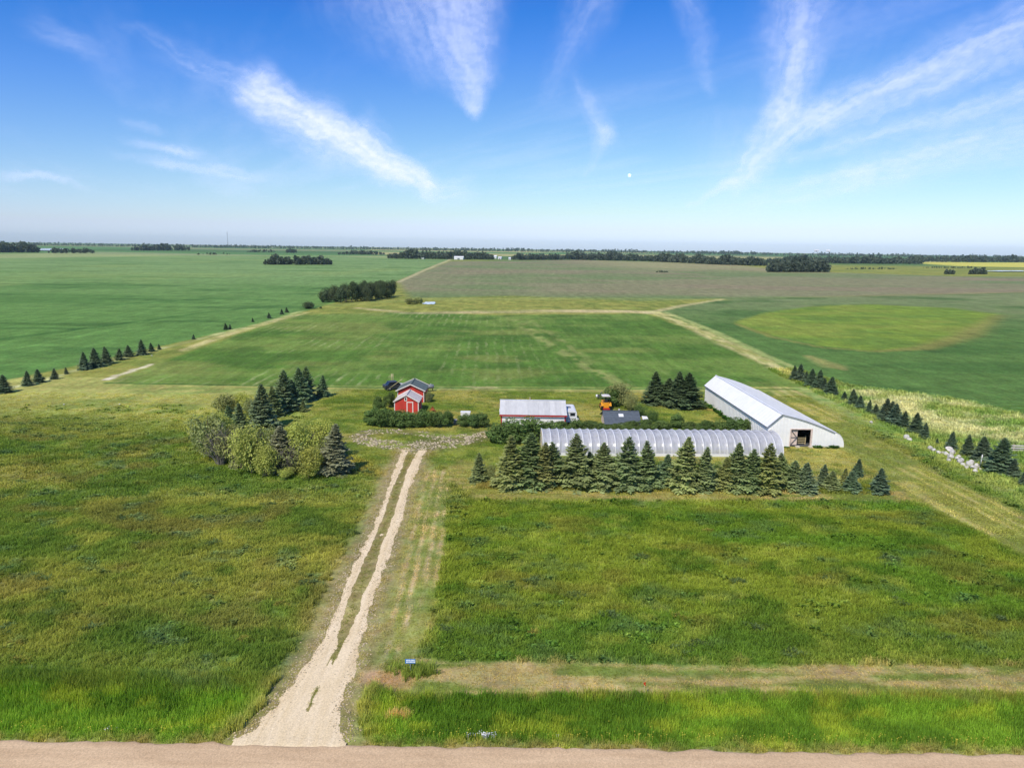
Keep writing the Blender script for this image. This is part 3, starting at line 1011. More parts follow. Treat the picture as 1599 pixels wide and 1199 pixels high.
    m = bpy.data.materials.new('thin_ice_cloud')
    m.use_nodes = True
    t = NT(m.node_tree)
    t.n.clear()
    out = t.node('ShaderNodeOutputMaterial')
    at_ = t.node('ShaderNodeAttribute', attribute_name='ice')
    tr = t.node('ShaderNodeBsdfTranslucent'); tr.inputs[0].default_value = (0.93, 0.96, 1.0, 1)
    tp = t.node('ShaderNodeBsdfTransparent')
    mx = t.node('ShaderNodeMixShader')
    t.l.new(at_.outputs['Fac'], mx.inputs[0])
    t.l.new(tp.outputs[0], mx.inputs[1]); t.l.new(tr.outputs[0], mx.inputs[2])
    t.l.new(mx.outputs[0], out.inputs['Surface'])
    tag(link_mesh('cirrus_cloud', me, m), 'thin white cirrus streaks fanning across the blue sky', 'cloud', kind='stuff')


build_clouds()


# ------------------------------------------------------------------ plant prototypes
ORD = ['', 'first', 'second', 'third', 'fourth', 'fifth', 'sixth', 'seventh', 'eighth', 'ninth', 'tenth', 'eleventh', 'twelfth', 'thirteenth',
       'fourteenth', 'fifteenth', 'sixteenth', 'seventeenth', 'eighteenth', 'nineteenth', 'twentieth', 'twenty-first', 'twenty-second',
       'twenty-third', 'twenty-fourth', 'twenty-fifth', 'twenty-sixth', 'twenty-seventh', 'twenty-eighth', 'twenty-ninth', 'thirtieth']


def kite(b, d, side, ln, wd, sag=0.0):
    """leafy spray: four corners from base b along d, width along side"""
    m = b + d*ln*0.45
    t = b + d*ln
    t = t.copy(); t[2] -= sag
    return [b, m + side*wd*0.5, t, m - side*wd*0.5]


def spruce_crown(seed, Rr=0.25, nb=190, ragged=0.18, bare=0.03):
    r = np.random.default_rng(seed)
    V = []; tip = []; shade = []
    up = np.array([0, 0, 1.0])
    tiers = int(nb/9)
    lean = r.normal(0, 0.03, 2)
    for i in range(nb):
        tr = i // 9
        f = (tr + r.uniform(-0.22, 0.22)) / tiers
        z0 = bare + (0.985-bare)*np.clip(f, 0, 1)**0.92
        az = i*2.39996 + r.uniform(-0.35, 0.35)
        L = (Rr*(1-z0)**0.88*r.uniform(1-ragged*1.6, 1+ragged) + 0.012)
        slope = -0.22 + 0.85*z0**1.5 + r.uniform(-0.1, 0.1)
        d = np.array([math.cos(az), math.sin(az), slope]); d /= np.linalg.norm(d)
        side = np.cross(d, up); side /= np.linalg.norm(side)
        sh = r.uniform(0, 1)
        base = np.array([lean[0]*z0, lean[1]*z0, z0])
        ns = 6 if L > 0.06 else 3
        for s_ in np.linspace(0.22, 1.0, ns):
            p = base + d*L*s_ + up*(0.10*L*s_*s_)
            tl = L*(0.50*(1.15-s_)+0.10) + 0.012
            for sg in (-1, 1):
                a = r.uniform(0.75, 1.1)
                dd = d*math.cos(a) + side*sg*math.sin(a) + up*r.uniform(-0.28, 0.1)
                dd /= np.linalg.norm(dd)
                sd = np.cross(dd, up + r.normal(0, 0.35, 3)); sd /= np.linalg.norm(sd)
                V += kite(p, dd, sd, tl, tl*0.42+0.012, 0.02*tl)
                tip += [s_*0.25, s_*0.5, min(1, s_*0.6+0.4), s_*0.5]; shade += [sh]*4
        p = base + d*L*0.75
        V += kite(p, d, side, L*0.42+0.015, L*0.16+0.012)
        tip += [0.5, 0.8, 1, 0.8]; shade += [sh]*4
    # leader
    for a in (0, 1.57, 3.1, 4.7):
        sd = np.array([math.cos(a), math.sin(a), 0])
        V += kite(np.array([lean[0], lean[1], 0.93]), up, sd, 0.075, 0.018)
        tip += [0.4, 0.6, 0.8, 0.6]; shade += [0.5]*4
    V = np.array(V)
    F = np.arange(len(V)).reshape(-1, 4)
    return np_mesh('spruce_crown', V, F, {'tip': np.array(tip), 'shade': np.array(shade)})


def trunk_mesh(h, r0, seed=0, limbs=0, spread=0.3):
    r = random.Random(seed)
    mb = MB()
    mb.tube([(0, 0, -0.02), (0.01*r.uniform(-1, 1), 0.01*r.uniform(-1, 1), h*0.5), (0.02*r.uniform(-1, 1), 0.02*r.uniform(-1, 1), h)], [r0, r0*0.65, r0*0.15], 6)
    for i in range(limbs):
        a = i*2.4 + r.uniform(-0.4, 0.4)
        z = h*r.uniform(0.2, 0.65)
        e = (math.cos(a)*spread*r.uniform(0.6, 1), math.sin(a)*spread*r.uniform(0.6, 1), z + h*r.uniform(0.2, 0.45))
        mb.tube([(0, 0, z), (e[0]*0.5, e[1]*0.5, z*0.55+e[2]*0.45), e], [r0*0.5, r0*0.32, r0*0.08], 5)
    return mb.mesh('trunk')


def leafy(seed, n=2600, lumps=16, size=0.075, core=0.25, zmin=0.02, rx=0.5, holes=0.0, flat=0.0):
    """foliage of unit width and height made of many small leaf faces gathered in lumps"""
    r = np.random.default_rng(seed)
    cen = []
    while len(cen) < lumps:
        p = r.uniform(-1, 1, 3)
        if np.linalg.norm(p) < 1 and np.linalg.norm(p) > core:
            cen.append(p)
    cen = np.array(cen)
    cen[:, :2] *= rx*0.72
    cen[:, 2] = 0.52 + cen[:, 2]*0.36
    rad = r.uniform(0.14, 0.26, lumps)
    k = r.integers(0, lumps, n)
    dirs = r.normal(size=(n, 3)); dirs /= np.linalg.norm(dirs, axis=1)[:, None]
    rr = rad[k]*r.uniform(0.55, 1.06, n)**0.6
    P = cen[k] + dirs*rr[:, None]*np.array([1, 1, 1.0])
    P[:, 2] = np.abs(P[:, 2]-zmin)+zmin
    # leaves face outwards and up, loosely
    nrm = dirs*0.8 + r.normal(size=(n, 3))*0.55 + np.array([0, 0, 0.45])
    nrm /= np.linalg.norm(nrm, axis=1)[:, None]
    t1 = np.cross(nrm, r.normal(size=(n, 3))); t1 /= np.linalg.norm(t1, axis=1)[:, None]
    t2 = np.cross(nrm, t1)
    s = size*r.uniform(0.6, 1.35, n)[:, None]
    V = np.stack([P - t1*s, P + t2*s*0.55, P + t1*s, P - t2*s*0.55], 1).reshape(-1, 3)
    lsh = r.uniform(0, 1, lumps)
    shade = np.clip(0.55*lsh[k] + 0.45*r.uniform(0, 1, n), 0, 1)
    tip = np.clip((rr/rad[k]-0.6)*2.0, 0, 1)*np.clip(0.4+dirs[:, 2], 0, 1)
    F = np.arange(len(V)).reshape(-1, 4)
    return np_mesh('foliage', V, F, {'tip': np.repeat(tip, 4), 'shade': np.repeat(shade, 4)})


PINE = [spruce_crown(100+i, Rr=rr, nb=nb, ragged=rg) for i, (rr, nb, rg) in enumerate(
    ((0.30, 230, 0.18), (0.33, 240, 0.2), (0.28, 230, 0.22), (0.31, 220, 0.28), (0.29, 235, 0.2), (0.35, 220, 0.24)))]
PINE_TRUNK = trunk_mesh(0.95, 0.022, 1)
BUSH = [leafy(200+i, n=4200, lumps=20+i, size=0.040) for i in range(4)]
LOOSE = [leafy(220+i, n=4600, lumps=24, size=0.026, core=0.1) for i in range(4)]
SPARSE = [leafy(240+i, n=800, lumps=16, size=0.034, core=0.1) for i in range(2)]
BUSH_STEM = trunk_mesh(0.75, 0.03, 5, 6, 0.25)
LOOSE_STEM = trunk_mesh(0.85, 0.022, 6, 11, 0.34)


def twiggy(seed):
    r = random.Random(seed)
    mb = MB()
    for i in range(70):
        a = r.uniform(0, 6.28); t = r.uniform(0.15, 1)
        s = (math.cos(a)*0.1*r.random(), math.sin(a)*0.1*r.random(), 0.02)
        e = (math.cos(a)*0.48*t, math.sin(a)*0.48*t, r.uniform(0.4, 0.98)*(1.1-0.35*t))
        m = ((s[0]+e[0])*0.42, (s[1]+e[1])*0.42, e[2]*0.6)
        mb.tube([s, m, e], [0.012, 0.008, 0.003], 3, False)
        for j in range(3):
            f = r.uniform(0.4, 0.95)
            q = Vector(m).lerp(Vector(e), f)
            w = q + Vector((r.uniform(-0.13, 0.13), r.uniform(-0.13, 0.13), r.uniform(0.0, 0.16)))
            mb.tube([q, w], [0.006, 0.002], 3, False)
    return mb.mesh('twigs')


TWIGS = [twiggy(31), twiggy(32)]

GREENS = {
    'front': (0.210, 0.270, 0.120), 'olive': (0.270, 0.295, 0.110), 'bluegreen': (0.170, 0.240, 0.130), 'darkspruce': (0.104, 0.148, 0.070),
    'rowspruce': (0.128, 0.185, 0.116), 'bush': (0.152, 0.230, 0.072), 'yellowleaf': (0.470, 0.500, 0.130), 'oliveleaf': (0.330, 0.360, 0.145),
    'grove': (0.118, 0.155, 0.080), 'greyspruce': (0.240, 0.265, 0.165),
}


def jitter(c, k=0.12):
    f = 1 + random.uniform(-k, k)
    return (c[0]*f*(1+random.uniform(-k, k)*0.6), c[1]*f, c[2]*f*(1+random.uniform(-k, k)*0.6), 1.0)


def base_and_height(px, py, hpx):
    b = G(px, py)
    z = float(height(np.array([b.x]), np.array([b.y]))[0])
    return Vector((b.x, b.y, z)), at(px, py-hpx, b.y).z - z


def spruce(px, py, top, label, group, col='front', wide=1.0, variant=None, name='spruce_tree'):
    b, h = base_and_height(px, py, py-top)
    wide *= 1.27*random.uniform(0.92, 1.1)
    root = empty(name, b, random.uniform(0, 6.28), (h*wide, h*wide, h))
    root.rotation_euler = (random.uniform(-0.035, 0.035), random.uniform(-0.035, 0.035), random.uniform(0, 6.28))
    tag(root, label, 'tree', group)
    v = random.randrange(len(PINE)) if variant is None else variant
    t = link_mesh('trunk', PINE_TRUNK, MAT['bark'], root); t.color = (0.8, 0.75, 0.7, 1)
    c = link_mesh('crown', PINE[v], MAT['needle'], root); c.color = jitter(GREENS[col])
    return root


def shrub(px, py, top, wpx, label, group=None, col='bush', kind='bush', name='bush', cat='bush', stem=True):
    b, h = base_and_height(px, py, py-top)
    w = wpx*b.y/FPX*1.02
    root = empty(name, b, random.uniform(0, 6.28), (w, w, h))
    tag(root, label, cat, group)
    P = {'bush': BUSH, 'loose': LOOSE, 'sparse': SPARSE}[kind]
    s = link_mesh('stem' if cat == 'bush' else 'trunk', LOOSE_STEM if kind != 'bush' else BUSH_STEM, MAT['bark'], root); s.color = (0.8, 0.8, 0.8, 1)
    if kind == 'sparse':
        tw = link_mesh('twigs', random.choice(TWIGS), MAT['twig'], root); tw.color = (1, 1, 1, 1)
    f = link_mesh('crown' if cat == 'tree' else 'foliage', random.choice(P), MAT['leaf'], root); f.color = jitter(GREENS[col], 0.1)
    return root


# ------------------------------------------------------------------ trees and bushes
FRONT = [(747, 752, 706, 'front', 0.95), (797, 760, 680, 'olive', 1.0), (826, 756, 675, 'front', 0.95), (846, 759, 689, 'olive', 1.0),
         (864, 757, 691, 'front', 1.0), (898, 759, 678, 'front', 0.95), (921, 757, 706, 'bluegreen', 1.0), (941, 760, 692, 'front', 1.05),
         (975, 760, 680, 'front', 0.9), (1011, 762, 690, 'front', 1.05), (1040, 758, 708, 'bluegreen', 1.0), (1064, 763, 680, 'olive', 0.85),
         (1096, 764, 696, 'front', 0.95), (1128, 764, 713, 'olive', 0.95), (1147, 764, 690, 'front', 0.85), (1169, 764, 699, 'front', 0.95),
         (1193, 766, 691, 'olive', 0.95), (1217, 760, 708, 'front', 0.9), (1236, 764, 719, 'front', 1.1), (1256, 768, 721, 'bluegreen', 1.1),
         (1284, 760, 724, 'bluegreen', 1.0), (1297, 766, 735, 'front', 1.1), (1317, 759, 730, 'olive', 0.9), (1330, 767, 736, 'bluegreen', 1.1),
         (1338, 743, 716, 'rowspruce', 1.0), (1374, 770, 730, 'rowspruce', 1.05)]
for i, (px, py, tp, cl_, wd) in enumerate(FRONT):
    if i == 0:
        lb = 'small spruce standing alone at the driveway end of the greenhouse row'
    elif i == len(FRONT)-1:
        lb = 'lone small spruce at the far end of the greenhouse row, past a gap'
    elif i == len(FRONT)-2:
        lb = 'small dark spruce set back from the end of the greenhouse row'
    else:
        lb = 'green spruce before the greenhouse, %s tree of the row counted from the driveway' % ORD[i+1]
    spruce(px, py, tp, lb, 'spruces in front of the greenhouse', cl_, wd)

for i, (px, py, tp) in enumerate(((1021, 630, 580), (1040, 631, 590), (1056, 635, 579), (1074, 637, 582))):
    spruce(px, py, tp, 'dark spruce in the clump beside the white barn, %s from the driveway side' % ORD[i+1], 'dark spruce clump', 'darkspruce', 1.18, i)

RROW = [(1240, 593, 570), (1248, 594, 568), (1259, 598, 580), (1267, 603, 575), (1278, 607, 577), (1286, 610, 590), (1296, 615, 588), (1305, 619, 606),
        (1318, 625, 611), (1331, 632, 607), (1343, 639, 617), (1356, 645, 624), (1367, 649, 631), (1382, 657, 621), (1389, 659, 626), (1397, 663, 630),
        (1410, 668, 641), (1429, 677, 644), (1444, 685, 660), (1463, 693, 684), (1484, 703, 673), (1510, 711, 678), (1535, 720, 681), (1559, 737, 683),
        (1582, 747, 716), (1598, 758, 734)]
for i, (px, py, tp) in enumerate(RROW):
    lb = ('tiny spruce seedling in the right-hand shelterbelt, before the rock pile' if i == 19 else
          'spruce of the shelterbelt right of the white barn, %s counted from the far end' % ORD[i+1])
    spruce(px, py, tp, lb, 'right shelterbelt spruces', 'rowspruce', 0.98)

LROW = [(8, 613, 585), (43, 602, 579), (61, 597, 576), (85, 592, 575), (104, 584, 573), (132, 577, 549), (150, 573, 543), (168, 568, 541), (186, 562, 544),
        (201, 557, 539), (222, 554, 530), (237, 549, 535), (249, 546, 537), (302, 530, 522), (353, 515, 504), (359, 514, 506), (395, 503, 496), (420, 497, 488),
        (440, 491, 482), (448, 488, 480)]
for i, (px, py, tp) in enumerate(LROW):
    spruce(px, py, tp, 'young spruce along the left field edge, %s counted from the near end' % ORD[i+1], 'left field edge spruces', 'rowspruce', 1.02)

LCLUMP = [(359, 666, 633, 'bluegreen'), (376, 668, 628, 'bluegreen'), (402, 664, 622, 'bluegreen'), (411, 668, 598, 'bluegreen'), (430, 650, 602, 'front'),
          (443, 642, 577, 'bluegreen'), (455, 639, 593, 'bluegreen'), (470, 627, 574, 'bluegreen'), (479, 622, 572, 'bluegreen'), (504, 619, 585, 'bluegreen'),
          (496, 623, 610, 'rowspruce'), (473, 643, 625, 'front')]
for i, (px, py, tp, cl_) in enumerate(LCLUMP):
    spruce(px, py, tp, 'blue-green spruce in the left windbreak behind the yellowish trees, %s from the left' % ORD[i+1], 'left windbreak spruces', cl_, 0.95)
for (px, py, tp, lb) in ((443, 733, 664, 'greyish half-bare spruce between two yellow-green trees of the left windbreak'),
                         (412, 722, 670, 'thin greyish spruce half hidden among the yellow-green windbreak trees'),
                         (521, 738, 660, 'dark grey spruce at the driveway end of the left windbreak'),
                         (371, 731, 706, 'small blue-grey spruce at the foot of the left windbreak')):
    spruce(px, py, tp, lb, 'grey windbreak spruces', 'greyspruce', 1.05)

YEL = [(328, 716, 640, 50, 'loose', 'oliveleaf'), (314, 700, 650, 34, 'loose', 'yellowleaf'), (345, 726, 664, 46, 'sparse', 'oliveleaf'), (340, 700, 655, 52, 'loose', 'yellowleaf'),
       (366, 728, 676, 40, 'sparse', 'oliveleaf'), (393, 740, 664, 50, 'loose', 'yellowleaf'), (416, 745, 698, 34, 'loose', 'yellowleaf'), (428, 712, 668, 34, 'loose', 'oliveleaf'),
       (476, 730, 660, 52, 'loose', 'yellowleaf'), (482, 747, 702, 40, 'loose', 'yellowleaf'), (503, 722, 658, 50, 'loose', 'yellowleaf'), (447, 746, 731, 24, 'loose', 'yellowleaf'),
       (510, 735, 690, 36, 'sparse', 'oliveleaf'), (338, 708, 648, 44, 'loose', 'yellowleaf'), (372, 706, 662, 44, 'loose', 'oliveleaf'), (457, 738, 690, 40, 'sparse', 'oliveleaf')]
YLB = ['large olive-green tree at the far left of the left windbreak', 'yellow-green tree on the open field side of the left windbreak',
       'sparse grey-twigged tree near the left end of the windbreak', 'yellowish tree behind the sparse one in the left windbreak',
       'half-dead twiggy tree left of the tall yellow-green one', 'tall yellow-green tree in the middle of the left windbreak',
       'low yellow-green bushy tree at the front foot of the windbreak', 'olive tree just behind the grey spruce in the windbreak',
       'tall yellow-green tree right of the grey spruce in the windbreak', 'rounded yellow-green tree at the right front foot of the windbreak',
       'yellow-green tree behind the dark grey spruce at the driveway end', 'very small yellow-green sapling in front of the grey windbreak spruce',
       'bare grey-twigged tree beside the dark grey spruce near the driveway',
       'yellow-green tree second from the open field in the left windbreak', 'olive tree between the twiggy trees and the blue spruces', 'thin grey-twigged tree right of the grey windbreak spruce']
for (px, py, tp, w, kd, cl_), lb in zip(YEL, YLB):
    shrub(px, py, tp-3, w*1.3, lb, 'yellow-green windbreak trees', cl_, kd, 'windbreak_tree', 'tree')
shrub(352, 642, 616, 40, 'low olive bush at the left back of the windbreak', None, 'oliveleaf', 'bush')
shrub(392, 648, 622, 34, 'olive bush left of the tallest blue spruces', None, 'oliveleaf', 'loose')
shrub(380, 640, 612, 30, 'yellow-olive bush furthest back in the left windbreak', None, 'yellowleaf', 'loose')

HEDGE = [(582, 664, 638, 26), (598, 666, 637, 30), (615, 666, 641, 30), (632, 667, 643, 30), (648, 667, 643, 28), (664, 666, 642, 28), (681, 666, 643, 26), (696, 666, 644, 22)]
for i, (px, py, tp, w) in enumerate(HEDGE):
    shrub(px, py, tp-1, w*1.25, 'dark green hedge bush before the red sheds, %s from the left' % ORD[i+1], 'hedge before the red sheds')
for i, (px, py, tp, w) in enumerate(((724, 666, 646, 20), (739, 667, 646, 26), (753, 667, 643, 22))):
    shrub(px, py, tp, w*1.2, 'rounded hedge bush beyond the gap, %s from the red sheds' % ORD[i+1], 'short hedge beside the driveway loop', 'bush')
shrub(593, 644, 620, 24, 'dark bush on the left flank of the front red shed')
shrub(608, 636, 613, 20, 'bush between the front red shed and the parked dark vehicle')
shrub(668, 628, 612, 18, 'small grey-green bush at the right corner of the rear red shed', None, 'oliveleaf', 'loose')
MID = [(781, 690, 660, 40), (806, 690, 652, 44), (832, 688, 650, 42), (856, 684, 654, 38), (878, 676, 656, 30)]
for i, (px, py, tp, w) in enumerate(MID):
    shrub(px, py, tp+(3 if i > 0 else 0), w*1.25, 'large dark bush between silver-roofed shed and greenhouse, %s from the driveway' % ORD[i+1], 'bushes before the silver-roofed shed')
BEH = [(902, 673, 656, 26), (924, 673, 657, 28), (946, 673, 662, 28), (968, 674, 661, 28), (990, 674, 659, 30), (1012, 673, 656, 28), (1034, 672, 657, 26), (1080, 674, 663, 26),
       (1102, 675, 661, 26), (1124, 676, 660, 28), (1146, 676, 655, 28), (1163, 676, 656, 26)]
for i, (px, py, tp, w) in enumerate(BEH):
    shrub(px, py, tp-(3 if i > 6 else 0), w*1.35, 'bush of the hedge right behind the greenhouse, %s counted from the silver shed' % ORD[i+1], 'hedge behind the greenhouse')
shrub(1057, 668, 645, 26, 'solitary rounded bush standing between grey-roofed shed and white barn')
shrub(966, 633, 600, 50, 'big olive-brown bush behind the orange tractor', None, 'oliveleaf', 'loose')
shrub(955, 634, 606, 36, 'dark green bush close behind the orange tractor')
shrub(984, 640, 616, 30, 'olive bush behind the grey-roofed shed', None, 'oliveleaf', 'loose')
shrub(1000, 650, 630, 26, 'leafy bush at the back corner of the grey-roofed shed', None, 'bush', 'loose')
shrub(1018, 658, 640, 24, 'loose bush beside the white panel at the grey-roofed shed', None, 'bush', 'loose')
shrub(767, 752, 726, 24, 'low grey-green bush right of the small spruce near the driveway', None, 'oliveleaf', 'loose')

# undergrowth along the foot of the front spruces
for i, (px, py, tp, w) in enumerate(((880, 745, 722, 30), (955, 746, 722, 30), (1035, 748, 720, 32), (1115, 750, 722, 32), (1210, 748, 726, 30), (1232, 738, 722, 24))):
    shrub(px, py, tp, w, 'green bush filling the gap behind the spruces, %s from the driveway' % ORD[i+1], 'bushes between spruces and greenhouse', 'bush', 'loose')

# grove beyond the hay field
for i in range(24):
    f = i/23
    px = 508 + 104*f + random.uniform(-3, 3)
    py = 473 - 6*f + random.uniform(-4, 1.5)
    top = py - random.uniform(23, 34)*(0.62 if f < 0.16 else 1)
    shrub(px, py, top, random.uniform(15, 22), 'dark leafy tree in the grove beyond the hay field', 'grove beyond the hay field', 'grove', 'loose' if i % 3 else 'bush', 'grove_tree', 'tree')
for i, (px, py, tp) in enumerate(((504, 472, 456), (540, 471, 449))):
    shrub(px, py, tp, 9, ('pale dead tree at the left tip of the grove', 'pale dead tree in front of the grove')[i], 'dead grove trees', 'oliveleaf', 'sparse', 'dead_tree', 'tree')
shrub(482, 482, 471, 20, 'dark round shrub left of the grove beyond the hay field', None, 'grove')
shrub(501, 482, 479, 5, 'tiny dark shrub in front of the grove', None, 'grove')
for i, (px, py, tp, w) in enumerate(((640, 475, 465, 20), (653, 474, 464, 18))):
    shrub(px, py, tp, w, ('olive willow bush left of the small pond', 'olive willow bush touching the small pond')[i], 'willow bushes by the pond', 'oliveleaf', 'bush')


# ------------------------------------------------------------------ far woods (each reads as one mass)
def woodland(px0, px1, pyb, hpx, n, deep, label, col=(0.110, 0.138, 0.098), taper=True, pyb1=None, quads=26):
    r = np.random.default_rng(int(px0*7+pyb*13) % 100000 + n)
    pyb1 = pyb if pyb1 is None else pyb1
    VV = []; SS = []
    for i in range(n):
        f = r.uniform(0, 1)
        b = G(px0+(px1-px0)*f, pyb+(pyb1-pyb)*f)
        h0 = hpx*b.y/FPX
        d = b.to_2d().normalized()*abs(r.normal(0, 0.5))*deep
        env = (0.55+0.45*min(1, 6*min(f, 1-f))) if taper else 1.0
        h = h0*env*r.uniform(0.55, 1.0)*(1.2 if r.uniform() < 0.1 else 1.0)*(0.92+0.16*math.sin(f*23+px0)*math.sin(f*7))
        w = h*r.uniform(0.42, 0.75)
        c = np.array([b.x+d.x, b.y+d.y, 0.0])
        P = r.normal(size=(quads, 3)); P /= np.linalg.norm(P, axis=1)[:, None]
        P *= r.uniform(0.5, 1, (quads, 1))
        P = c + P*np.array([w*0.5, w*0.5, h*0.46]) + np.array([0, 0, h*0.5])
        t1 = r.normal(size=(quads, 3)); t1 /= np.linalg.norm(t1, axis=1)[:, None]
        t2 = np.cross(t1, r.normal(size=(quads, 3))); t2 /= np.linalg.norm(t2, axis=1)[:, None]
        s = h*r.uniform(0.10, 0.2, (quads, 1))
        VV.append(np.stack([P-t1*s, P+t2*s, P+t1*s, P-t2*s], 1).reshape(-1, 3))
        SS.append(np.repeat(np.clip(r.uniform(0, 1)*0.6+r.uniform(0, 0.4, quads), 0, 1), 4))
    V = np.concatenate(VV); S_ = np.concatenate(SS)
    V[:, 2] = np.maximum(V[:, 2], -0.3)
    me = np_mesh('woodland', V, np.arange(len(V)).reshape(-1, 4), {'tip': np.full(len(V), 0.3), 'shade': S_})
    o = link_mesh('woodland', me, MAT['leaf'])
    o.color = (*col, 1)
    return tag(o, label, 'woods', kind='stuff')


woodland(412, 518, 414, 15, 150, 26, 'compact dark wood standing in the left crop field', quads=34)
woodland(-10, 62, 394.5, 17, 130, 40, 'dark wood at the far left horizon')
woodland(74, 150, 395.5, 9, 70, 30, 'low dark bluff by the pale lake on the left')
woodland(205, 296, 391.5, 11, 110, 40, 'dark wood left of centre below the horizon')
woodland(308, 360, 398, 4, 24, 14, 'very low bush patch in the left far field')
woodland(386, 432, 394, 5, 50, 30, 'thin wood behind the compact dark wood', quads=20)
woodland(446, 464, 395, 8, 26, 16, 'small round bluff behind the compact dark wood')
woodland(528, 602, 398, 8, 80, 40, 'dark bluff at the far edge of the left crop')
woodland(606, 772, 404, 14, 330, 60, 'long wood along the far end of the brown field', pyb1=405.5)
woodland(796, 880, 406, 11, 160, 60, 'wood behind the far white farm buildings')
woodland(870, 1010, 405.5, 13, 300, 90, 'dark wood right of the far white farm', pyb1=408)
woodland(1000, 1130, 408, 14, 300, 90, 'dark wood sloping down along the brown field', pyb1=414)
woodland(1100, 1200, 413, 15, 190, 70, 'broad dark wood left of the big bluff on the right', pyb1=416)
woodland(1198, 1294, 425.5, 22, 240, 60, 'big dark bluff in front of the right woods', quads=34)
woodland(1190, 1440, 411, 13, 420, 120, 'long dark wood left of the yellow field', pyb1=413)
woodland(1400, 1620, 409, 11, 320, 120, 'wood behind the yellow canola field', pyb1=410)
woodland(1474, 1490, 429, 9, 26, 10, 'small dark bluff under the yellow field')
woodland(1512, 1541, 429, 11, 50, 12, 'dark bluff under the yellow field near the right edge')
woodland(1440, 1540, 419, 3.5, 60, 20, 'low scrub along the near edge of the yellow field')
woodland(1320, 1400, 421, 4, 50, 20, 'low scrub right of the big bluff')
woodland(1024, 1043, 426, 4, 22, 6, 'tiny dark scrub patch in the brown field')
for k, (x0, x1, yb, hp, n) in enumerate(((-60, 420, 382, 5, 420), (300, 760, 386.6, 5.5, 420), (720, 1150, 391.5, 6, 420), (1080, 1680, 397, 6, 480),
                                         (-60, 700, 379.4, 3.4, 420), (650, 1680, 391.6, 3.4, 480))):
    sl = 0.01396*(x1-x0)
    woodland(x0, x1, yb, hp, n, 260, ('faint line of woods near the left horizon', 'faint woods left of centre near the horizon', 'faint woods right of centre near the horizon',
             'faint line of woods near the right horizon', 'furthest woods along the left horizon', 'furthest woods along the right horizon')[k], taper=False, pyb1=yb+sl-0.4, quads=14)


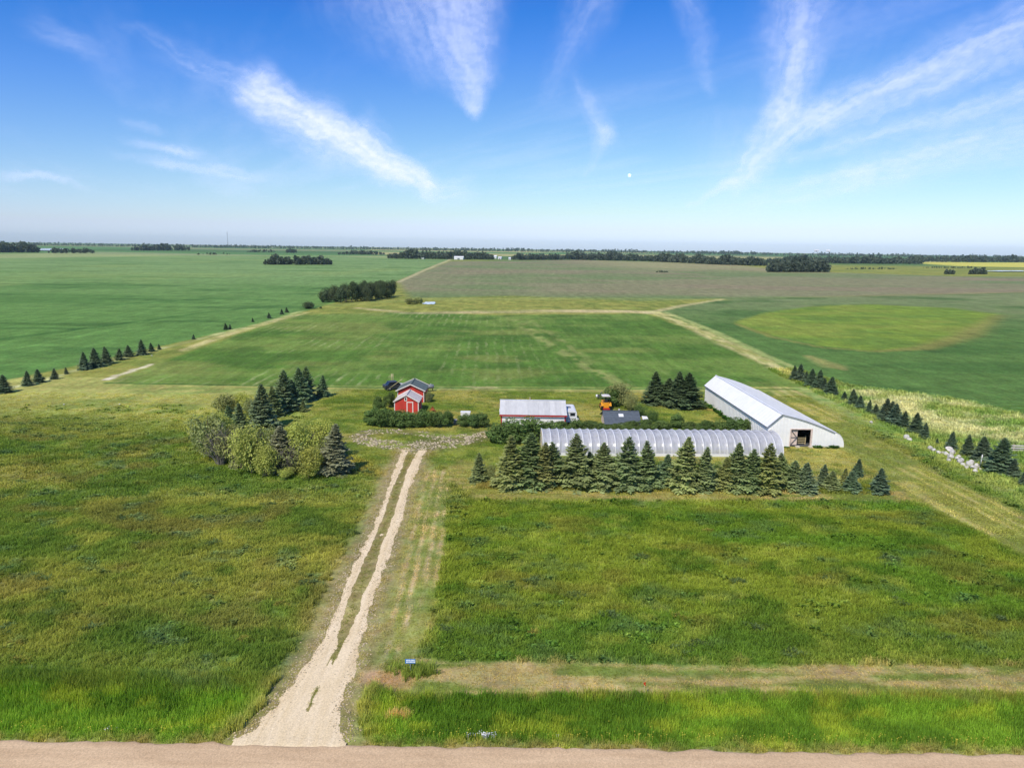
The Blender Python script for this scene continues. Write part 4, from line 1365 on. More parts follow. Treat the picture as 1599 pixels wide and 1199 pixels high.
# ------------------------------------------------------------------ long white barn with lopsided roof
def long_barn():
    o = G(1197, 697)
    root = empty('long_barn', (o.x, o.y, 0), R(1.6))
    tag(root, 'long white metal barn with lopsided curved roof and an open doorway', 'barn')
    L, W, ZE, XR, ZR, XK, ZK = 27.6, 10.1, 2.72, 1.68, 4.28, 8.7, 1.95
    # right-hand slope bellies out slightly, then curves down to the ground
    prof = [(XR, ZR)]
    for i in range(1, 8):
        f = i/7
        prof.append((XR+(XK-XR)*f, ZR+(ZK-ZR)*f+0.22*math.sin(math.pi*f)))
    for i in range(1, 8):
        a = math.pi/2*i/7
        prof.append((XK+(W-XK)*math.sin(a), ZK*math.cos(a)+0.0))
    # left wall of ribbed steel
    mb = MB()
    mb.box(0, 0.06, 0, L, 0, ZE-0.03)
    for i in range(46):
        y = 0.25+i*(L-0.5)/45
        mb.box(-0.035, 0, y-0.05, y+0.05, 0.02, ZE-0.05)
    mb.build('left_wall', MAT['white_metal'], root)
    # front gable with its doorway, built from strips round the opening
    DX0, DX1, DZ = 3.02, 5.62, 2.32

    def roof_z(x):
        pts = [(0, ZE), (XR, ZR)] + prof[1:]
        for (xa, za), (xb, zb) in zip(pts, pts[1:]):
            if xa <= x <= xb:
                return za+(zb-za)*(x-xa)/max(xb-xa, 1e-6)
        return 0.0
    for nm, y0, y1, door in (('front_wall', -0.06, 0.0, True), ('back_wall', L, L+0.06, False)):
        mb = MB()
        xs = sorted(set([0.0, XR, DX0, DX1, W-0.02] + [p[0] for p in prof] + [round(i*0.6, 2) for i in range(1, 17)]))
        for xa, xb in zip(xs, xs[1:]):
            if xb-xa < 1e-4:
                continue
            za, zb = roof_z(xa)-0.03, roof_z(xb)-0.03
            zb = max(zb, 0.02); za = max(za, 0.02)
            z0 = DZ if (door and xa >= DX0-1e-6 and xb <= DX1+1e-6) else 0.0
            mb.prism([(xa, z0), (xb, z0), (xb, zb), (xa, za)], y0, y1)
        for i in range(24):                                             # vertical ribs
            x = 0.2+i*0.42
            if x > W-0.4:
                break
            z0 = DZ+0.06 if door and DX0-0.1 < x < DX1+0.1 else 0.03
            zt = roof_z(x)-0.12
            if zt-z0 > 0.1:
                ya, yb = (y0-0.025, y0) if door else (y1, y1+0.025)
                mb.box(x-0.03, x+0.03, ya, yb, z0, zt)
        mb.build(nm, MAT['white_metal'], root)
    # roof sheets: the left plane in sheets, then the long right slope
    nsh = 30
    for i in range(nsh):
        y0 = -0.18+i*(L+0.36)/nsh; y1 = -0.18+(i+1)*(L+0.36)/nsh
        mb = MB()
        mb.slab([(-0.16, y0, ZE-0.11), (-0.16, y1, ZE-0.11), (XR, y1, ZR+0.04), (XR, y0, ZR+0.04)][::-1], 0.04)
        mb.slab([(-0.16, y1-0.05, ZE-0.085), (-0.16, y1-0.006, ZE-0.085), (XR, y1-0.006, ZR+0.065), (XR, y1-0.05, ZR+0.065)][::-1], 0.02)
        mb.build('roof_sheet', MAT['roof_white'], root)
    for i in range(nsh):
        y0 = -0.12+i*(L+0.24)/nsh; y1 = -0.12+(i+1)*(L+0.24)/nsh
        mb = MB()
        for (xa, za), (xb, zb) in zip(prof, prof[1:]):
            mb.slab([(xa, y0, za+0.03), (xb, y0, zb+0.03), (xb, y1, zb+0.03), (xa, y1, za+0.03)], 0.03)
            mb.slab([(xa, y1-0.05, za+0.05), (xb, y1-0.05, zb+0.05), (xb, y1-0.006, zb+0.05), (xa, y1-0.006, za+0.05)], 0.02)
        mb.build('curved_roof_sheet', MAT['silver'], root, col=(1.44, 1.37, 1.24))
    mb = MB()
    mb.bar((XR, -0.2, ZR+0.08), (XR, L+0.2, ZR+0.08), 0.22, 0.05)
    mb.build('ridge_cap', MAT['roof_white'], root)
    mb = MB()
    mb.bar((-0.18, -0.22, ZE-0.15), (XR, -0.22, ZR), 0.06, 0.14)
    for (xa, za), (xb, zb) in list(zip(prof, prof[1:]))[:7]:
        mb.bar((xa, -0.2, za-0.02), (xb, -0.2, zb-0.02), 0.05, 0.09)
    mb.build('gable_trim', MAT['grey'], root)
    MB().box(-0.22, -0.17, -0.2, L+0.2, ZE-0.22, ZE-0.10).build('gutter', MAT['grey'], root)
    # doorway frame, the braced sliding door inside, trusses and blocks
    mb = MB()
    mb.box(DX0-0.12, DX0, -0.13, 0.06, 0.06, DZ+0.1); mb.box(DX1, DX1+0.2, -0.13, 0.06, 0.06, DZ+0.1)
    mb.box(DX0, DX1, -0.12, 0.05, DZ-0.02, DZ+0.1)
    mb.build('door_frame', MAT['wood_pink'], root)
    door = MB()
    door.box(DX0+0.05, DX0+0.95, 0.16, 0.2, 0.12, DZ-0.1)
    d = door.build('sliding_door', MAT['wood_pink'], root)
    mb = MB()
    for z in (0.16, 1.18, DZ-0.16):
        mb.box(DX0+0.04, DX0+0.96, 0.11, 0.158, z-0.05, z+0.05)
    mb.bar((DX0+0.1, 0.10, 0.2), (DX0+0.9, 0.10, 1.15), 0.04, 0.09); mb.bar((DX0+0.9, 0.10, 1.2), (DX0+0.1, 0.10, DZ-0.2), 0.04, 0.09)
    mb.build('brace', MAT['darkint'], d)
    for k in range(6):
        mb = MB()
        y = 2.0+k*4.6
        mb.bar((0.1, y, ZE-0.2), (8.4, y, 2.0), 0.08, 0.12); mb.bar((0.1, y, ZE-0.25), (XR, y, ZR-0.15), 0.08, 0.12); mb.bar((XR, y, ZR-0.15), (8.4, y, 2.05), 0.08, 0.12)
        mb.bar((3.4, y, 2.4), (XR, y, ZR-0.2), 0.06, 0.09); mb.bar((3.4, y, 2.4), (4.8, y, 3.2), 0.06, 0.09)
        mb.box(4.6, 4.7, y-0.05, y+0.05, 0, 2.6)
        mb.build('roof_truss', MAT['wood'], root)
    mb = MB()
    for k in range(4):
        mb.box(DX0+0.9, DX1-0.15, 0.9, 0.95, 0.2+k*0.24, 0.28+k*0.24)
    mb.box(DX0+0.9, DX0+0.98, 0.88, 0.97, 0, 1.2); mb.box(DX1-0.23, DX1-0.15, 0.88, 0.97, 0, 1.2)
    mb.build('pallet_rack', MAT['wood'], root)
    MB().box(0.1, W-0.4, 0.05, L-0.05, 0.0, 0.03).build('barn_floor', MAT['darkint'], root)
    for x in (DX0+0.85, DX1-0.05):
        MB().box(x-0.25, x+0.25, -0.6, -0.2, -0.02, 0.2).build('door_block', MAT['concrete'], root)
    return root


BARN = long_barn()


# ------------------------------------------------------------------ hoop greenhouse
def greenhouse():
    o = G(848, 711)
    e = G(1223, 713.5)
    L = (e-o).length
    root = empty('hoop_greenhouse', (o.x, o.y, 0), math.atan2(e.y-o.y, e.x-o.x))
    tag(root, 'long translucent plastic hoop greenhouse behind the spruce row', 'greenhouse')
    W, H, n = 6.4, 2.36, 30
    K = 18

    def arc(f, grow=0.0):
        a = math.pi*f
        c, s = math.cos(a), math.sin(a)
        return W/2 - (W/2+grow)*math.copysign(abs(c)**0.86, c), (H+grow)*abs(s)**0.80
    for i in range(n+1):
        x = L*i/n
        MB().tube([(x, *arc(k/K)) for k in range(K+1)], 0.032, 6).build('hoop', MAT['white'], root, True)
    for i in range(n):
        mb = MB()
        x0, x1 = L*i/n, L*(i+1)/n
        nx = 8
        vs = []
        for a in range(nx+1):
            u = a/nx
            # film sags towards the windward hoop, tight over each hoop
            sag = -0.13*math.sin(math.pi*u)**0.8*(1.15-0.3*u)+0.045
            for k in range(K+1):
                f = k/K
                edge = min(1, 4*f, 4*(1-f))
                y, z = arc(f, sag*edge if edge > 0 else 0.03)
                vs.append((x0+(x1-x0)*u, y, z+0.01))
        fs = [(a*(K+1)+k, (a+1)*(K+1)+k, (a+1)*(K+1)+k+1, a*(K+1)+k+1) for a in range(nx) for k in range(K)]
        mb.add(vs, fs)
        t = 0.93+random.uniform(-0.07, 0.04)
        mb.build('film_panel', MAT['film'], root, True, col=(t*0.985, t*0.98, t))
    for i in range(0, n+1):                                            # batten straps over the hoops
        mb = MB()
        x = L*i/n
        pts = [arc(k/K, 0.055) for k in range(K+1)]
        for (ya, za), (yb, zb) in zip(pts, pts[1:]):
            mb.slab([(x-0.04, ya, za), (x+0.04, ya, za), (x+0.04, yb, zb), (x-0.04, yb, zb)], 0.012)
        mb.build('batten', MAT['white'], root)
    for nm, y in (('baseboard', -0.05), ('baseboard', W+0.01)):
        MB().box(0, L, y, y+0.04, 0.0, 0.34).build(nm, MAT['white'], root)
    MB().tube([(0, W/2, H-0.05), (L, W/2, H-0.05)], 0.025, 6).build('ridge_pipe', MAT['grey'], root)
    for s in (0.8, W-0.8):
        mb = MB()
        for i in range(0, n+1, 3):
            mb.box(L*i/n-0.04, L*i/n+0.04, s-0.04, s+0.04, 0, 1.5)
        mb.box(0.3, L-0.3, s-0.35, s+0.35, 0.72, 0.80)
        mb.build('plant_bench', MAT['darkint'], root)
    for x in (0.0, L):
        pts = [arc(k/K) for k in range(K+1)]
        mb = MB()
        mb.add([(x, y, z) for y, z in pts], [tuple(range(K+1))])
        mb.build('end_film', MAT['film'], root, col=(0.9, 0.9, 0.94))
        mb = MB()
        for y in (W*0.36, W*0.64):
            mb.box(x-0.05, x+0.05, y-0.04, y+0.04, 0, H*0.94)
        mb.box(x-0.045, x+0.045, W*0.36+0.04, W*0.64-0.04, 2.05, 2.12)
        mb.build('end_frame', MAT['wood'], root)
    return root


GREENHOUSE = greenhouse()


# ------------------------------------------------------------------ gabled sheds
def gable_y(name, label, x0, x1, y0, ly, ze, zr, wall, roofm, trim, nroof=4, roofcol=(1, 1, 1), over=0.18, xr=None):
    """shed whose ridge runs away from the viewer; returns root at the front middle"""
    xm = (x0+x1)/2
    root = empty(name, (xm, y0, 0))
    tag(root, label, 'shed')
    w = (x1-x0)/2
    mb = MB()
    mb.prism([(-w, 0), (w, 0), (w, ze), (0, zr), (-w, ze)], 0, ly)
    mb.build('wall', wall, root)
    mb = MB()                                                        # cover strips of the board siding
    k = int(2*w/0.28)
    for i in range(1, k):
        x = -w+2*w*i/k
        zt = ze+(zr-ze)*(1-abs(x)/w)-0.06
        mb.box(x-0.012, x+0.012, -0.014, 0, 0.02, zt)
    mb.build('siding_strips', wall, root)
    sl = (zr-ze)/w
    for sg in (-1, 1):
        for i in range(nroof):
            a = y0*0-over+i*(ly+2*over)/nroof; b = -over+(i+1)*(ly+2*over)/nroof
            e = sg*(w+over*0.9)
            ez = ze-over*0.9*sl+0.05
            q = [(e, a+0.006, ez), (0, a+0.006, zr+0.06), (0, b, zr+0.06), (e, b, ez)]
            if sg > 0:
                q = q[::-1]
            v = 1+random.uniform(-0.07, 0.07)
            MB().slab(q[::-1] if sg < 0 else q[::-1], -0.05).build('roof_sheet', roofm, root, col=tuple(c*v for c in roofcol))
        for y in (-over-0.035, ly+over+0.005):
            mb = MB()
            e = sg*(w+over*0.9)
            mb.bar((sg*0.002, y+0.015, zr+0.055), (e, y+0.015, ze-over*0.9*sl+0.045), 0.03, 0.16)
            mb.build('rake_board', trim, root)
        mb = MB()
        mb.box(sg*w-0.09 if sg > 0 else -w-0.03, w+0.03 if sg > 0 else -w+0.09, -0.035, -0.005, 0, ze-0.02)
        mb.build('corner_board', trim, root)
        mb = MB()
        xx = w+0.006 if sg > 0 else -w-0.034
        mb.box(xx, xx+0.028, 0.0, 0.1, 0, ze-0.06); mb.box(xx, xx+0.028, ly-0.1, ly, 0, ze-0.06)
        mb.build('corner_board', trim, root)
    MB().bar((0, -over, zr+0.10), (0, ly+over, zr+0.10), 0.18, 0.05).build('ridge_cap', roofm, root, col=roofcol)
    return root, w


# front red shed
Yf = G(635, 646).y
x0 = at(616, 640, Yf).x; x1 = at(653.5, 640, Yf).x
ze = at(635, 627, Yf).z; zr = at(634, 617.0, Yf).z
shed_a, wa = gable_y('red_shed', 'small red shed with cream trim, door and a little gable window', x0, x1, Yf, 3.7, ze, zr, MAT['red'], MAT['weathered'], MAT['cream'], 4, (1.15, 1.10, 1.0))
dx0 = at(636.3, 630, Yf).x-(x0+x1)/2; dx1 = at(643.8, 630, Yf).x-(x0+x1)/2; dz = at(640, 628.6, Yf).z
d = MB().box(dx0, dx1, -0.05, -0.016, 0.05, dz).build('door', MAT['red'], shed_a)
mb = MB()
mb.box(dx0-0.14, dx0, -0.06, -0.015, 0.02, dz+0.13); mb.box(dx1, dx1+0.14, -0.06, -0.015, 0.02, dz+0.13); mb.box(dx0, dx1, -0.06, -0.015, dz, dz+0.13)
mb.build('door_trim', MAT['cream'], d)
MB().tube([(dx1-0.09, -0.10, 0.95), (dx1-0.09, -0.05, 0.95)], 0.03, 8).build('handle', MAT['grey'], d)
wx0 = at(632.4, 622, Yf).x-(x0+x1)/2; wx1 = at(634.6, 622, Yf).x-(x0+x1)/2; wz0 = at(633, 625, Yf).z; wz1 = at(633, 621, Yf).z
mb = MB()
mb.box(wx0-0.1, wx0, -0.055, -0.015, wz0-0.1, wz1+0.1); mb.box(wx1, wx1+0.1, -0.055, -0.015, wz0-0.1, wz1+0.1)
mb.box(wx0, wx1, -0.055, -0.015, wz1, wz1+0.1); mb.box(wx0, wx1, -0.055, -0.015, wz0-0.1, wz0)
win = mb.build('window', MAT['cream'], shed_a)
MB().box(wx0, wx1, -0.03, -0.016, wz0, wz1).build('pane', MAT['glass'], win)

# rear red shed
Yb = G(641, 628).y
x0 = at(621, 620, Yb).x; x1 = at(662, 620, Yb).x
ze = at(641, 609.5, Yb).z; zr = at(641, 600.3, Yb).z
shed_b, wb = gable_y('red_shed', 'larger red shed with grey-green shingle roof behind the small one', x0, x1, Yb, 4.6, ze, zr, MAT['red'], MAT['shingle'], MAT['cream'], 5, (1, 1, 1), 0.3)

# silver-roofed shed with red trim
def silver_shed():
    Y0 = G(832, 669).y
    xa, xb = at(782.5, 648, Y0).x, at(883, 648, Y0).x
    w = xb-xa
    ze_ = at(832, 646.5, Y0).z
    dpt = 3.4
    zr_ = at(832, 625.5, Y0+dpt).z
    root = empty('metal_shed', (xa, Y0, 0))
    tag(root, 'white shed with silver metal roof and red trim behind dark bushes', 'shed')
    mb = MB()
    mb.prism_x([(0, 0), (2*dpt, 0), (2*dpt, ze_), (dpt, zr_-0.05), (0, ze_)], 0, w)
    mb.build('wall', MAT['white_metal'], root)
    mb = MB()
    k = 34
    for i in range(1, k):
        mb.box(w*i/k-0.02, w*i/k+0.02, -0.02, 0, 0.02, ze_-0.1)
    mb.build('wall_ribs', MAT['white_metal'], root)
    n = 12
    sl = (zr_-ze_)/dpt
    for i in range(n):
        a = -0.22+i*(w+0.44)/n; b = -0.22+(i+1)*(w+0.44)/n
        v = 1.22+random.uniform(-0.10, 0.12)
        for f, (y0_, z0_, y1_, z1_) in enumerate(((-0.25, ze_-0.25*sl+0.03, dpt, zr_+0.03), (2*dpt+0.25, ze_-0.25*sl+0.03, dpt, zr_+0.03))):
            q = [(a+0.006, y0_, z0_), (b, y0_, z0_), (b, y1_, z1_), (a+0.006, y1_, z1_)]
            mb = MB()
            mb.slab(q if f == 0 else q[::-1], 0.04)
            for r_ in (0.12, 0.5, 0.88):
                xx = a+(b-a)*r_
                q2 = [(xx-0.02, y0_, z0_+0.03), (xx+0.02, y0_, z0_+0.03), (xx+0.02, y1_, z1_+0.03), (xx-0.02, y1_, z1_+0.03)]
                mb.slab(q2 if f == 0 else q2[::-1], 0.03)
            mb.build('roof_sheet', MAT['silver'], root, col=(v*0.98, v*0.95, v*0.86))
    MB().bar((-0.25, dpt, zr_+0.07), (w+0.25, dpt, zr_+0.07), 0.26, 0.06).build('ridge_cap', MAT['silver'], root, col=(1.4, 1.4, 1.42))
    MB().box(-0.2, w+0.2, -0.3, -0.255, ze_-0.30, ze_-0.10).build('fascia', MAT['red_trim'], root)
    for xx in (-0.04, w-0.12):
        MB().box(xx, xx+0.16, -0.04, -0.005, 0, ze_-0.1).build('corner_trim', MAT['red_trim'], root)
    for xx in (-0.045, w+0.005):
        MB().box(xx, xx+0.04, 0.0, 0.2, 0, ze_-0.1).build('corner_trim', MAT['red_trim'], root)
    mb = MB()
    mb.tube([(4.1, dpt+0.5, zr_-0.2), (4.1, dpt+0.5, zr_+0.28)], 0.09, 8)
    mb.tube([(4.1, dpt+0.5, zr_+0.28), (4.1, dpt+0.5, zr_+0.38)], [0.16, 0.05], 8)
    mb.build('roof_vent', MAT['wood'], root, True)
    mb = MB()
    mb.box(-0.28, -0.05, 1.4, 1.9, ze_-0.1, ze_+0.3)
    mb.build('meter_box', MAT['white'], root)
    return root


silver_shed()


def slate_shed():
    Y0 = G(972, 672).y
    xa, xb = at(944, 655, Y0).x, at(1002.5, 655, Y0).x
    w = xb-xa; dpt = 2.7
    ze_ = at(972, 661, Y0).z; zr_ = at(972, 642.0, Y0+dpt).z
    root = empty('slate_shed', (xa, Y0, 0))
    tag(root, 'low shed with slate-grey shingle roof half hidden by the hedge', 'shed')
    mb = MB()
    mb.prism_x([(0, 0), (2*dpt, 0), (2*dpt, ze_), (dpt, zr_-0.05), (0, ze_)], 0.25, w-0.25)
    mb.build('wall', MAT['wood_pink'], root)
    sl = (zr_-ze_)/dpt
    for c_ in range(6):                                               # shingle courses
        for s_ in (0, 1):
            f0, f1 = c_/6, (c_+1)/6+0.015
            ya, yb_ = -0.3+(dpt+0.3)*f0, -0.3+(dpt+0.3)*f1
            za, zb = ze_-0.3*sl+(zr_-ze_+0.3*sl)*f0+0.05, ze_-0.3*sl+(zr_-ze_+0.3*sl)*f1+0.035
            if s_:
                ya, yb_ = 2*dpt-ya, 2*dpt-yb_
            q = [(0, ya, za), (w, ya, za), (w, yb_, zb), (0, yb_, zb)]
            v = 1+random.uniform(-0.08, 0.08)
            MB().slab(q if not s_ else q[::-1], 0.05).build('shingle_course', MAT['shingle2'], root, col=(v, v, v))
    MB().bar((0, dpt, zr_+0.075), (w, dpt, zr_+0.075), 0.2, 0.05).build('ridge_cap', MAT['shingle2'], root, col=(0.9, 0.9, 0.9))
    for yy, z_ in ((0.0, 0),):
        MB().box(0.17, 0.24, -0.04, 0.06, 0, ze_-0.12).build('corner_board', MAT['cream'], root)
        MB().box(w-0.24, w-0.17, -0.04, 0.06, 0, ze_-0.12).build('corner_board', MAT['cream'], root)
    mb = MB()
    zc = ze_+(zr_-ze_)*0.62+0.1
    yc = dpt*0.62
    mb.slab([(w*0.42, yc-0.35, zc-0.35*sl), (w*0.55, yc-0.35, zc-0.35*sl), (w*0.55, yc+0.3, zc+0.3*sl), (w*0.42, yc+0.3, zc+0.3*sl)], 0.05)
    mb.build('roof_patch', MAT['white'], root)
    MB().tube([(w*0.47, dpt+0.35, zr_-0.3), (w*0.47, dpt+0.35, zr_+0.25)], [0.16, 0.13], 8).build('roof_vent', MAT['weathered'], root)
    return root


slate_shed()
b = G(1012, 664)
mb = MB()
za_, zb_ = at(1004, 650, b.y-0.3).z, at(1012, 660, b.y-0.8).z
pn = empty('leaning_panel', (at(1008, 655, b.y).x, b.y, 0))
tag(pn, 'white panel leaning at the right end of the slate-roofed shed', 'panel')
MB().slab([(-0.5, 0.35, za_-0.1), (-0.35, -0.4, 0.6), (0.65, -0.4, 0.45), (0.25, 0.35, za_-0.15)], 0.05).build('sheet', MAT['white'], pn)
mb = MB()
mb.bar((-0.35, 0.4, 0), (-0.45, 0.38, za_-0.2), 0.06); mb.bar((0.3, 0.4, 0), (0.25, 0.38, za_-0.25), 0.06)
mb.bar((-0.36, -0.33, 0), (-0.36, -0.33, 0.6), 0.06); mb.bar((0.6, -0.33, 0), (0.6, -0.33, 0.42), 0.06)
mb.build('prop', MAT['wood'], pn)


# ------------------------------------------------------------------ camper trailer
def wheel(root, c, r, w, ax='x', hub=None):
    c = Vector(c)
    a = Vector((w/2, 0, 0)) if ax == 'x' else Vector((0, w/2, 0))
    wh = MB().tube([c-a, c-a*0.7, c+a*0.7, c+a], [r*0.92, r, r, r*0.92], 16).build('wheel', MAT['dark'], root, True)
    MB().tube([c-a*1.04, c+a*1.04], r*0.52, 10).build('rim', hub or MAT['grey'], wh, True)
    return wh


def camper():
    Y0 = G(892, 664).y
    xa, xb = at(884.5, 650, Y0).x, at(900.5, 650, Y0).x
    w = xb-xa+0.25
    zt = at(892, 641.5, Y0).z
    L = 4.3
    root = empty('camper_trailer', ((xa+xb)/2-0.1, Y0, 0))
    tag(root, 'white camper trailer parked at the right end of the silver-roofed shed', 'camper')
    h = w/2
    prof = [(-h, 0.45), (h, 0.45), (h, zt-0.30), (h-0.08, zt-0.12), (h-0.3, zt), (-h+0.3, zt), (-h+0.08, zt-0.12), (-h, zt-0.30)]
    MB().prism(prof, 0, L).build('body', MAT['white'], root)
    wz = at(893, 649, Y0).z; wz2 = at(893, 644.8, Y0).z
    wn = MB().box(-0.12, 0.62, -0.02, -0.003, wz-0.05, wz2+0.05).build('window', MAT['grey'], root)
    MB().box(-0.07, 0.57, -0.035, -0.021, wz, wz2).build('pane', MAT['glass'], wn)
    MB().box(-h+0.02, h-0.02, -0.015, -0.002, at(893, 653.6, Y0).z-0.05, at(893, 653.6, Y0).z+0.04).build('stripe', MAT['grey'], root)
    MB().box(-h+0.30, -h+0.35, -0.016, -0.003, 0.5, zt-0.35).build('door_seam', MAT['darkint'], root)
    MB().box(-h+0.15, h-0.15, -0.03, -0.004, zt-0.34, zt-0.28).build('gutter', MAT['grey'], root)
    MB().box(-0.35, 0.1, 1.8, 2.4, zt+0.003, zt+0.14).build('roof_vent', MAT['grey'], root)
    for s in (-1, 1):
        wheel(root, (s*(h-0.12), L*0.55, 0.33), 0.33, 0.2)
        MB().tube([(s*(h+0.05), L*0.55-0.5, 0.42), (s*(h+0.12), L*0.55-0.3, 0.74), (s*(h+0.12), L*0.55+0.3, 0.74), (s*(h+0.05), L*0.55+0.5, 0.42)], 0.09, 8).build('fender', MAT['white'], root, True)
    MB().tube([(h+0.1, -0.15, 0.75), (h+0.1, 0.15, 0.75)], [0.30, 0.30], 14).build('tank', MAT['white'], root, True)
    for x in (-h+0.12, h-0.12):
        MB().box(x-0.07, x+0.07, -0.03, -0.003, 0.62, 0.78).build('tail_light', MAT['red_trim'], root)
    MB().box(-h, h, -0.1, -0.02, 0.4, 0.52).build('bumper', MAT['grey'], root)
    return root


camper()


# ------------------------------------------------------------------ tractor, vehicle and odds and ends
def tractor():
    b_ = G(946, 641)
    root = empty('tractor', (b_.x, b_.y, 0), R(4))
    tag(root, 'orange-yellow tractor with cream canopy parked beside the big olive bush', 'tractor')
    for s in (-1, 1):
        wheel(root, (s*0.62, 0.35, 0.55), 0.55, 0.34, hub=MAT['orange'])
        wheel(root, (s*0.52, 2.1, 0.33), 0.33, 0.22, hub=MAT['orange'])
        mb = MB()
        pts = [(s*0.62, 0.35+0.68*math.cos(a), 0.55+0.66*math.sin(a)) for a in np.linspace(0.35, 2.8, 8)]
        for p, q in zip(pts, pts[1:]):
            mb.slab([(p[0]-0.2, p[1], p[2]), (p[0]+0.2, p[1], p[2]), (q[0]+0.2, q[1], q[2]), (q[0]-0.2, q[1], q[2])], 0.04)
        mb.build('fender', MAT['orange'], root)
    MB().prism([(-0.42, 0.45), (0.42, 0.45), (0.46, 1.15), (0.38, 1.28), (-0.38, 1.28), (-0.46, 1.15)], -0.15, 0.75).build('rear_body', MAT['orange'], root)
    MB().prism([(-0.3, 0.5), (0.3, 0.5), (0.3, 1.12), (0.22, 1.22), (-0.22, 1.22), (-0.3, 1.12)], 0.76, 2.4).build('hood', MAT['orange'], root)
    MB().box(-0.27, 0.27, 2.4, 2.45, 0.55, 1.1).build('grille', MAT['dark'], root)
    mb = MB(); mb.box(-0.25, 0.25, 0.1, 0.55, 1.285, 1.40); mb.box(-0.25, 0.25, 0.02, 0.1, 1.285, 1.85)
    mb.build('seat', MAT['dark'], root)
    mb = MB()
    for x in (-0.48, 0.48):
        mb.bar((x, 0.0, 1.0), (x, 0.0, 2.25), 0.07)
    mb.bar((-0.48, 0, 2.2), (0.48, 0, 2.2), 0.06)
    mb.build('roll_bar', MAT['dark'], root)
    MB().prism([(-0.62, 2.26), (0.62, 2.26), (0.58, 2.36), (0, 2.42), (-0.58, 2.36)], -0.3, 1.1).build('canopy', MAT['cream'], root)
    MB().tube([(0.0, 0.9, 1.2), (0, 0.72, 1.55)], 0.025, 6).build('steering_column', MAT['dark'], root)
    MB().tube([(0.2, 1.5, 1.1), (0.2, 1.5, 2.0)], 0.04, 8).build('exhaust', MAT['dark'], root)
    mb = MB(); mb.box(-0.5, 0.5, -0.6, -0.2, 0.25, 0.45); mb.bar((-0.4, -0.2, 0.4), (-0.3, 0.0, 0.6), 0.06); mb.bar((0.4, -0.2, 0.4), (0.3, 0.0, 0.6), 0.06)
    mb.build('hitch_frame', MAT['red_trim'], root)
    return root


tractor()
b = G(935, 624)
mb = MB()
ld = empty('implement', (b.x, b.y+0.4, 0))
tag(ld, 'dark machine implement with a small white end left of the tractor', 'implement')
mb.box(-0.2, 1.0, -0.3, 0.3, 0.35, 0.75); mb.bar((0.1, 0, 0.7), (0.6, 0, 1.25), 0.12); mb.bar((0.9, 0.2, 0.3), (0.9, 0.2, 0), 0.1); mb.bar((0.0, 0.2, 0.4), (0.0, 0.2, 0), 0.1)
mb.build('frame', MAT['darkint'], ld)
MB().tube([(-0.45, 0, 0.55), (-0.2, 0, 0.55)], [0.25, 0.28], 12).build('drum', MAT['white'], ld, True)


def parked_car():
    b_ = G(618, 608)
    root = empty('parked_car', (b_.x, b_.y, 0), R(28))
    tag(root, 'dark car with a pale hood parked left behind the larger red shed', 'car')
    body = [(-2.1, 0.35), (2.1, 0.35), (2.15, 0.75), (0.9, 0.95), (-2.0, 0.98), (-2.15, 0.8)]
    MB().prism(body, -0.85, 0.85).build('body', MAT['vehicle'], root)
    MB().prism([(-1.7, 0.96), (0.75, 0.96), (0.15, 1.45), (-1.3, 1.47)], -0.72, 0.72).build('cabin', MAT['glass'], root)
    MB().prism([(-1.32, 1.475), (0.17, 1.455), (0.1, 1.51), (-1.25, 1.53)], -0.7, 0.7).build('roof', MAT['vehicle'], root)
    MB().slab([(0.95, -0.75, 0.965), (2.05, -0.72, 0.79), (2.05, 0.72, 0.79), (0.95, 0.75, 0.965)], 0.02).build('hood', MAT['white'], root)
    for x in (-1.3, 1.35):
        for y in (-0.8, 0.8):
            wheel(root, (x, y, 0.32), 0.32, 0.2, 'y')
    for y in (-0.6, 0.6):
        MB().box(2.13, 2.17, y-0.15, y+0.15, 0.55, 0.7).build('headlight', MAT['signtext'], root)
    return root


parked_car()
p0 = at(604.5, 609, G(604, 611).y); p1 = at(628, 592, Yb+3.2)
tag(MB().tube([p0, p0.lerp(p1, 0.5), p1], [0.07, 0.065, 0.05], 8).build('long_pole', MAT['wood'], None, True), 'long pale pole propped against the left roof edge of the larger red shed', 'pole')
for k, (px, lb) in enumerate(((611.6, 'left one of two pale wooden posts behind the dark car'), (613.8, 'right one of two pale wooden posts behind the dark car'))):
    b = G(px, 602)
    z = at(px, 584, b.y).z
    po = empty('wooden_post', (b.x, b.y, 0))
    tag(po, lb, 'post', 'posts behind the dark car')
    MB().tube([(0, 0, -0.05), (0.02, 0, z*0.6), (0.01, 0, z)], [0.07, 0.065, 0.06], 8).build('shaft', MAT['wood'], po, True)
    MB().tube([(0.01, 0, z), (0.01, 0, z+0.05)], [0.075, 0.03], 8).build('post_cap', MAT['wood'], po, True)

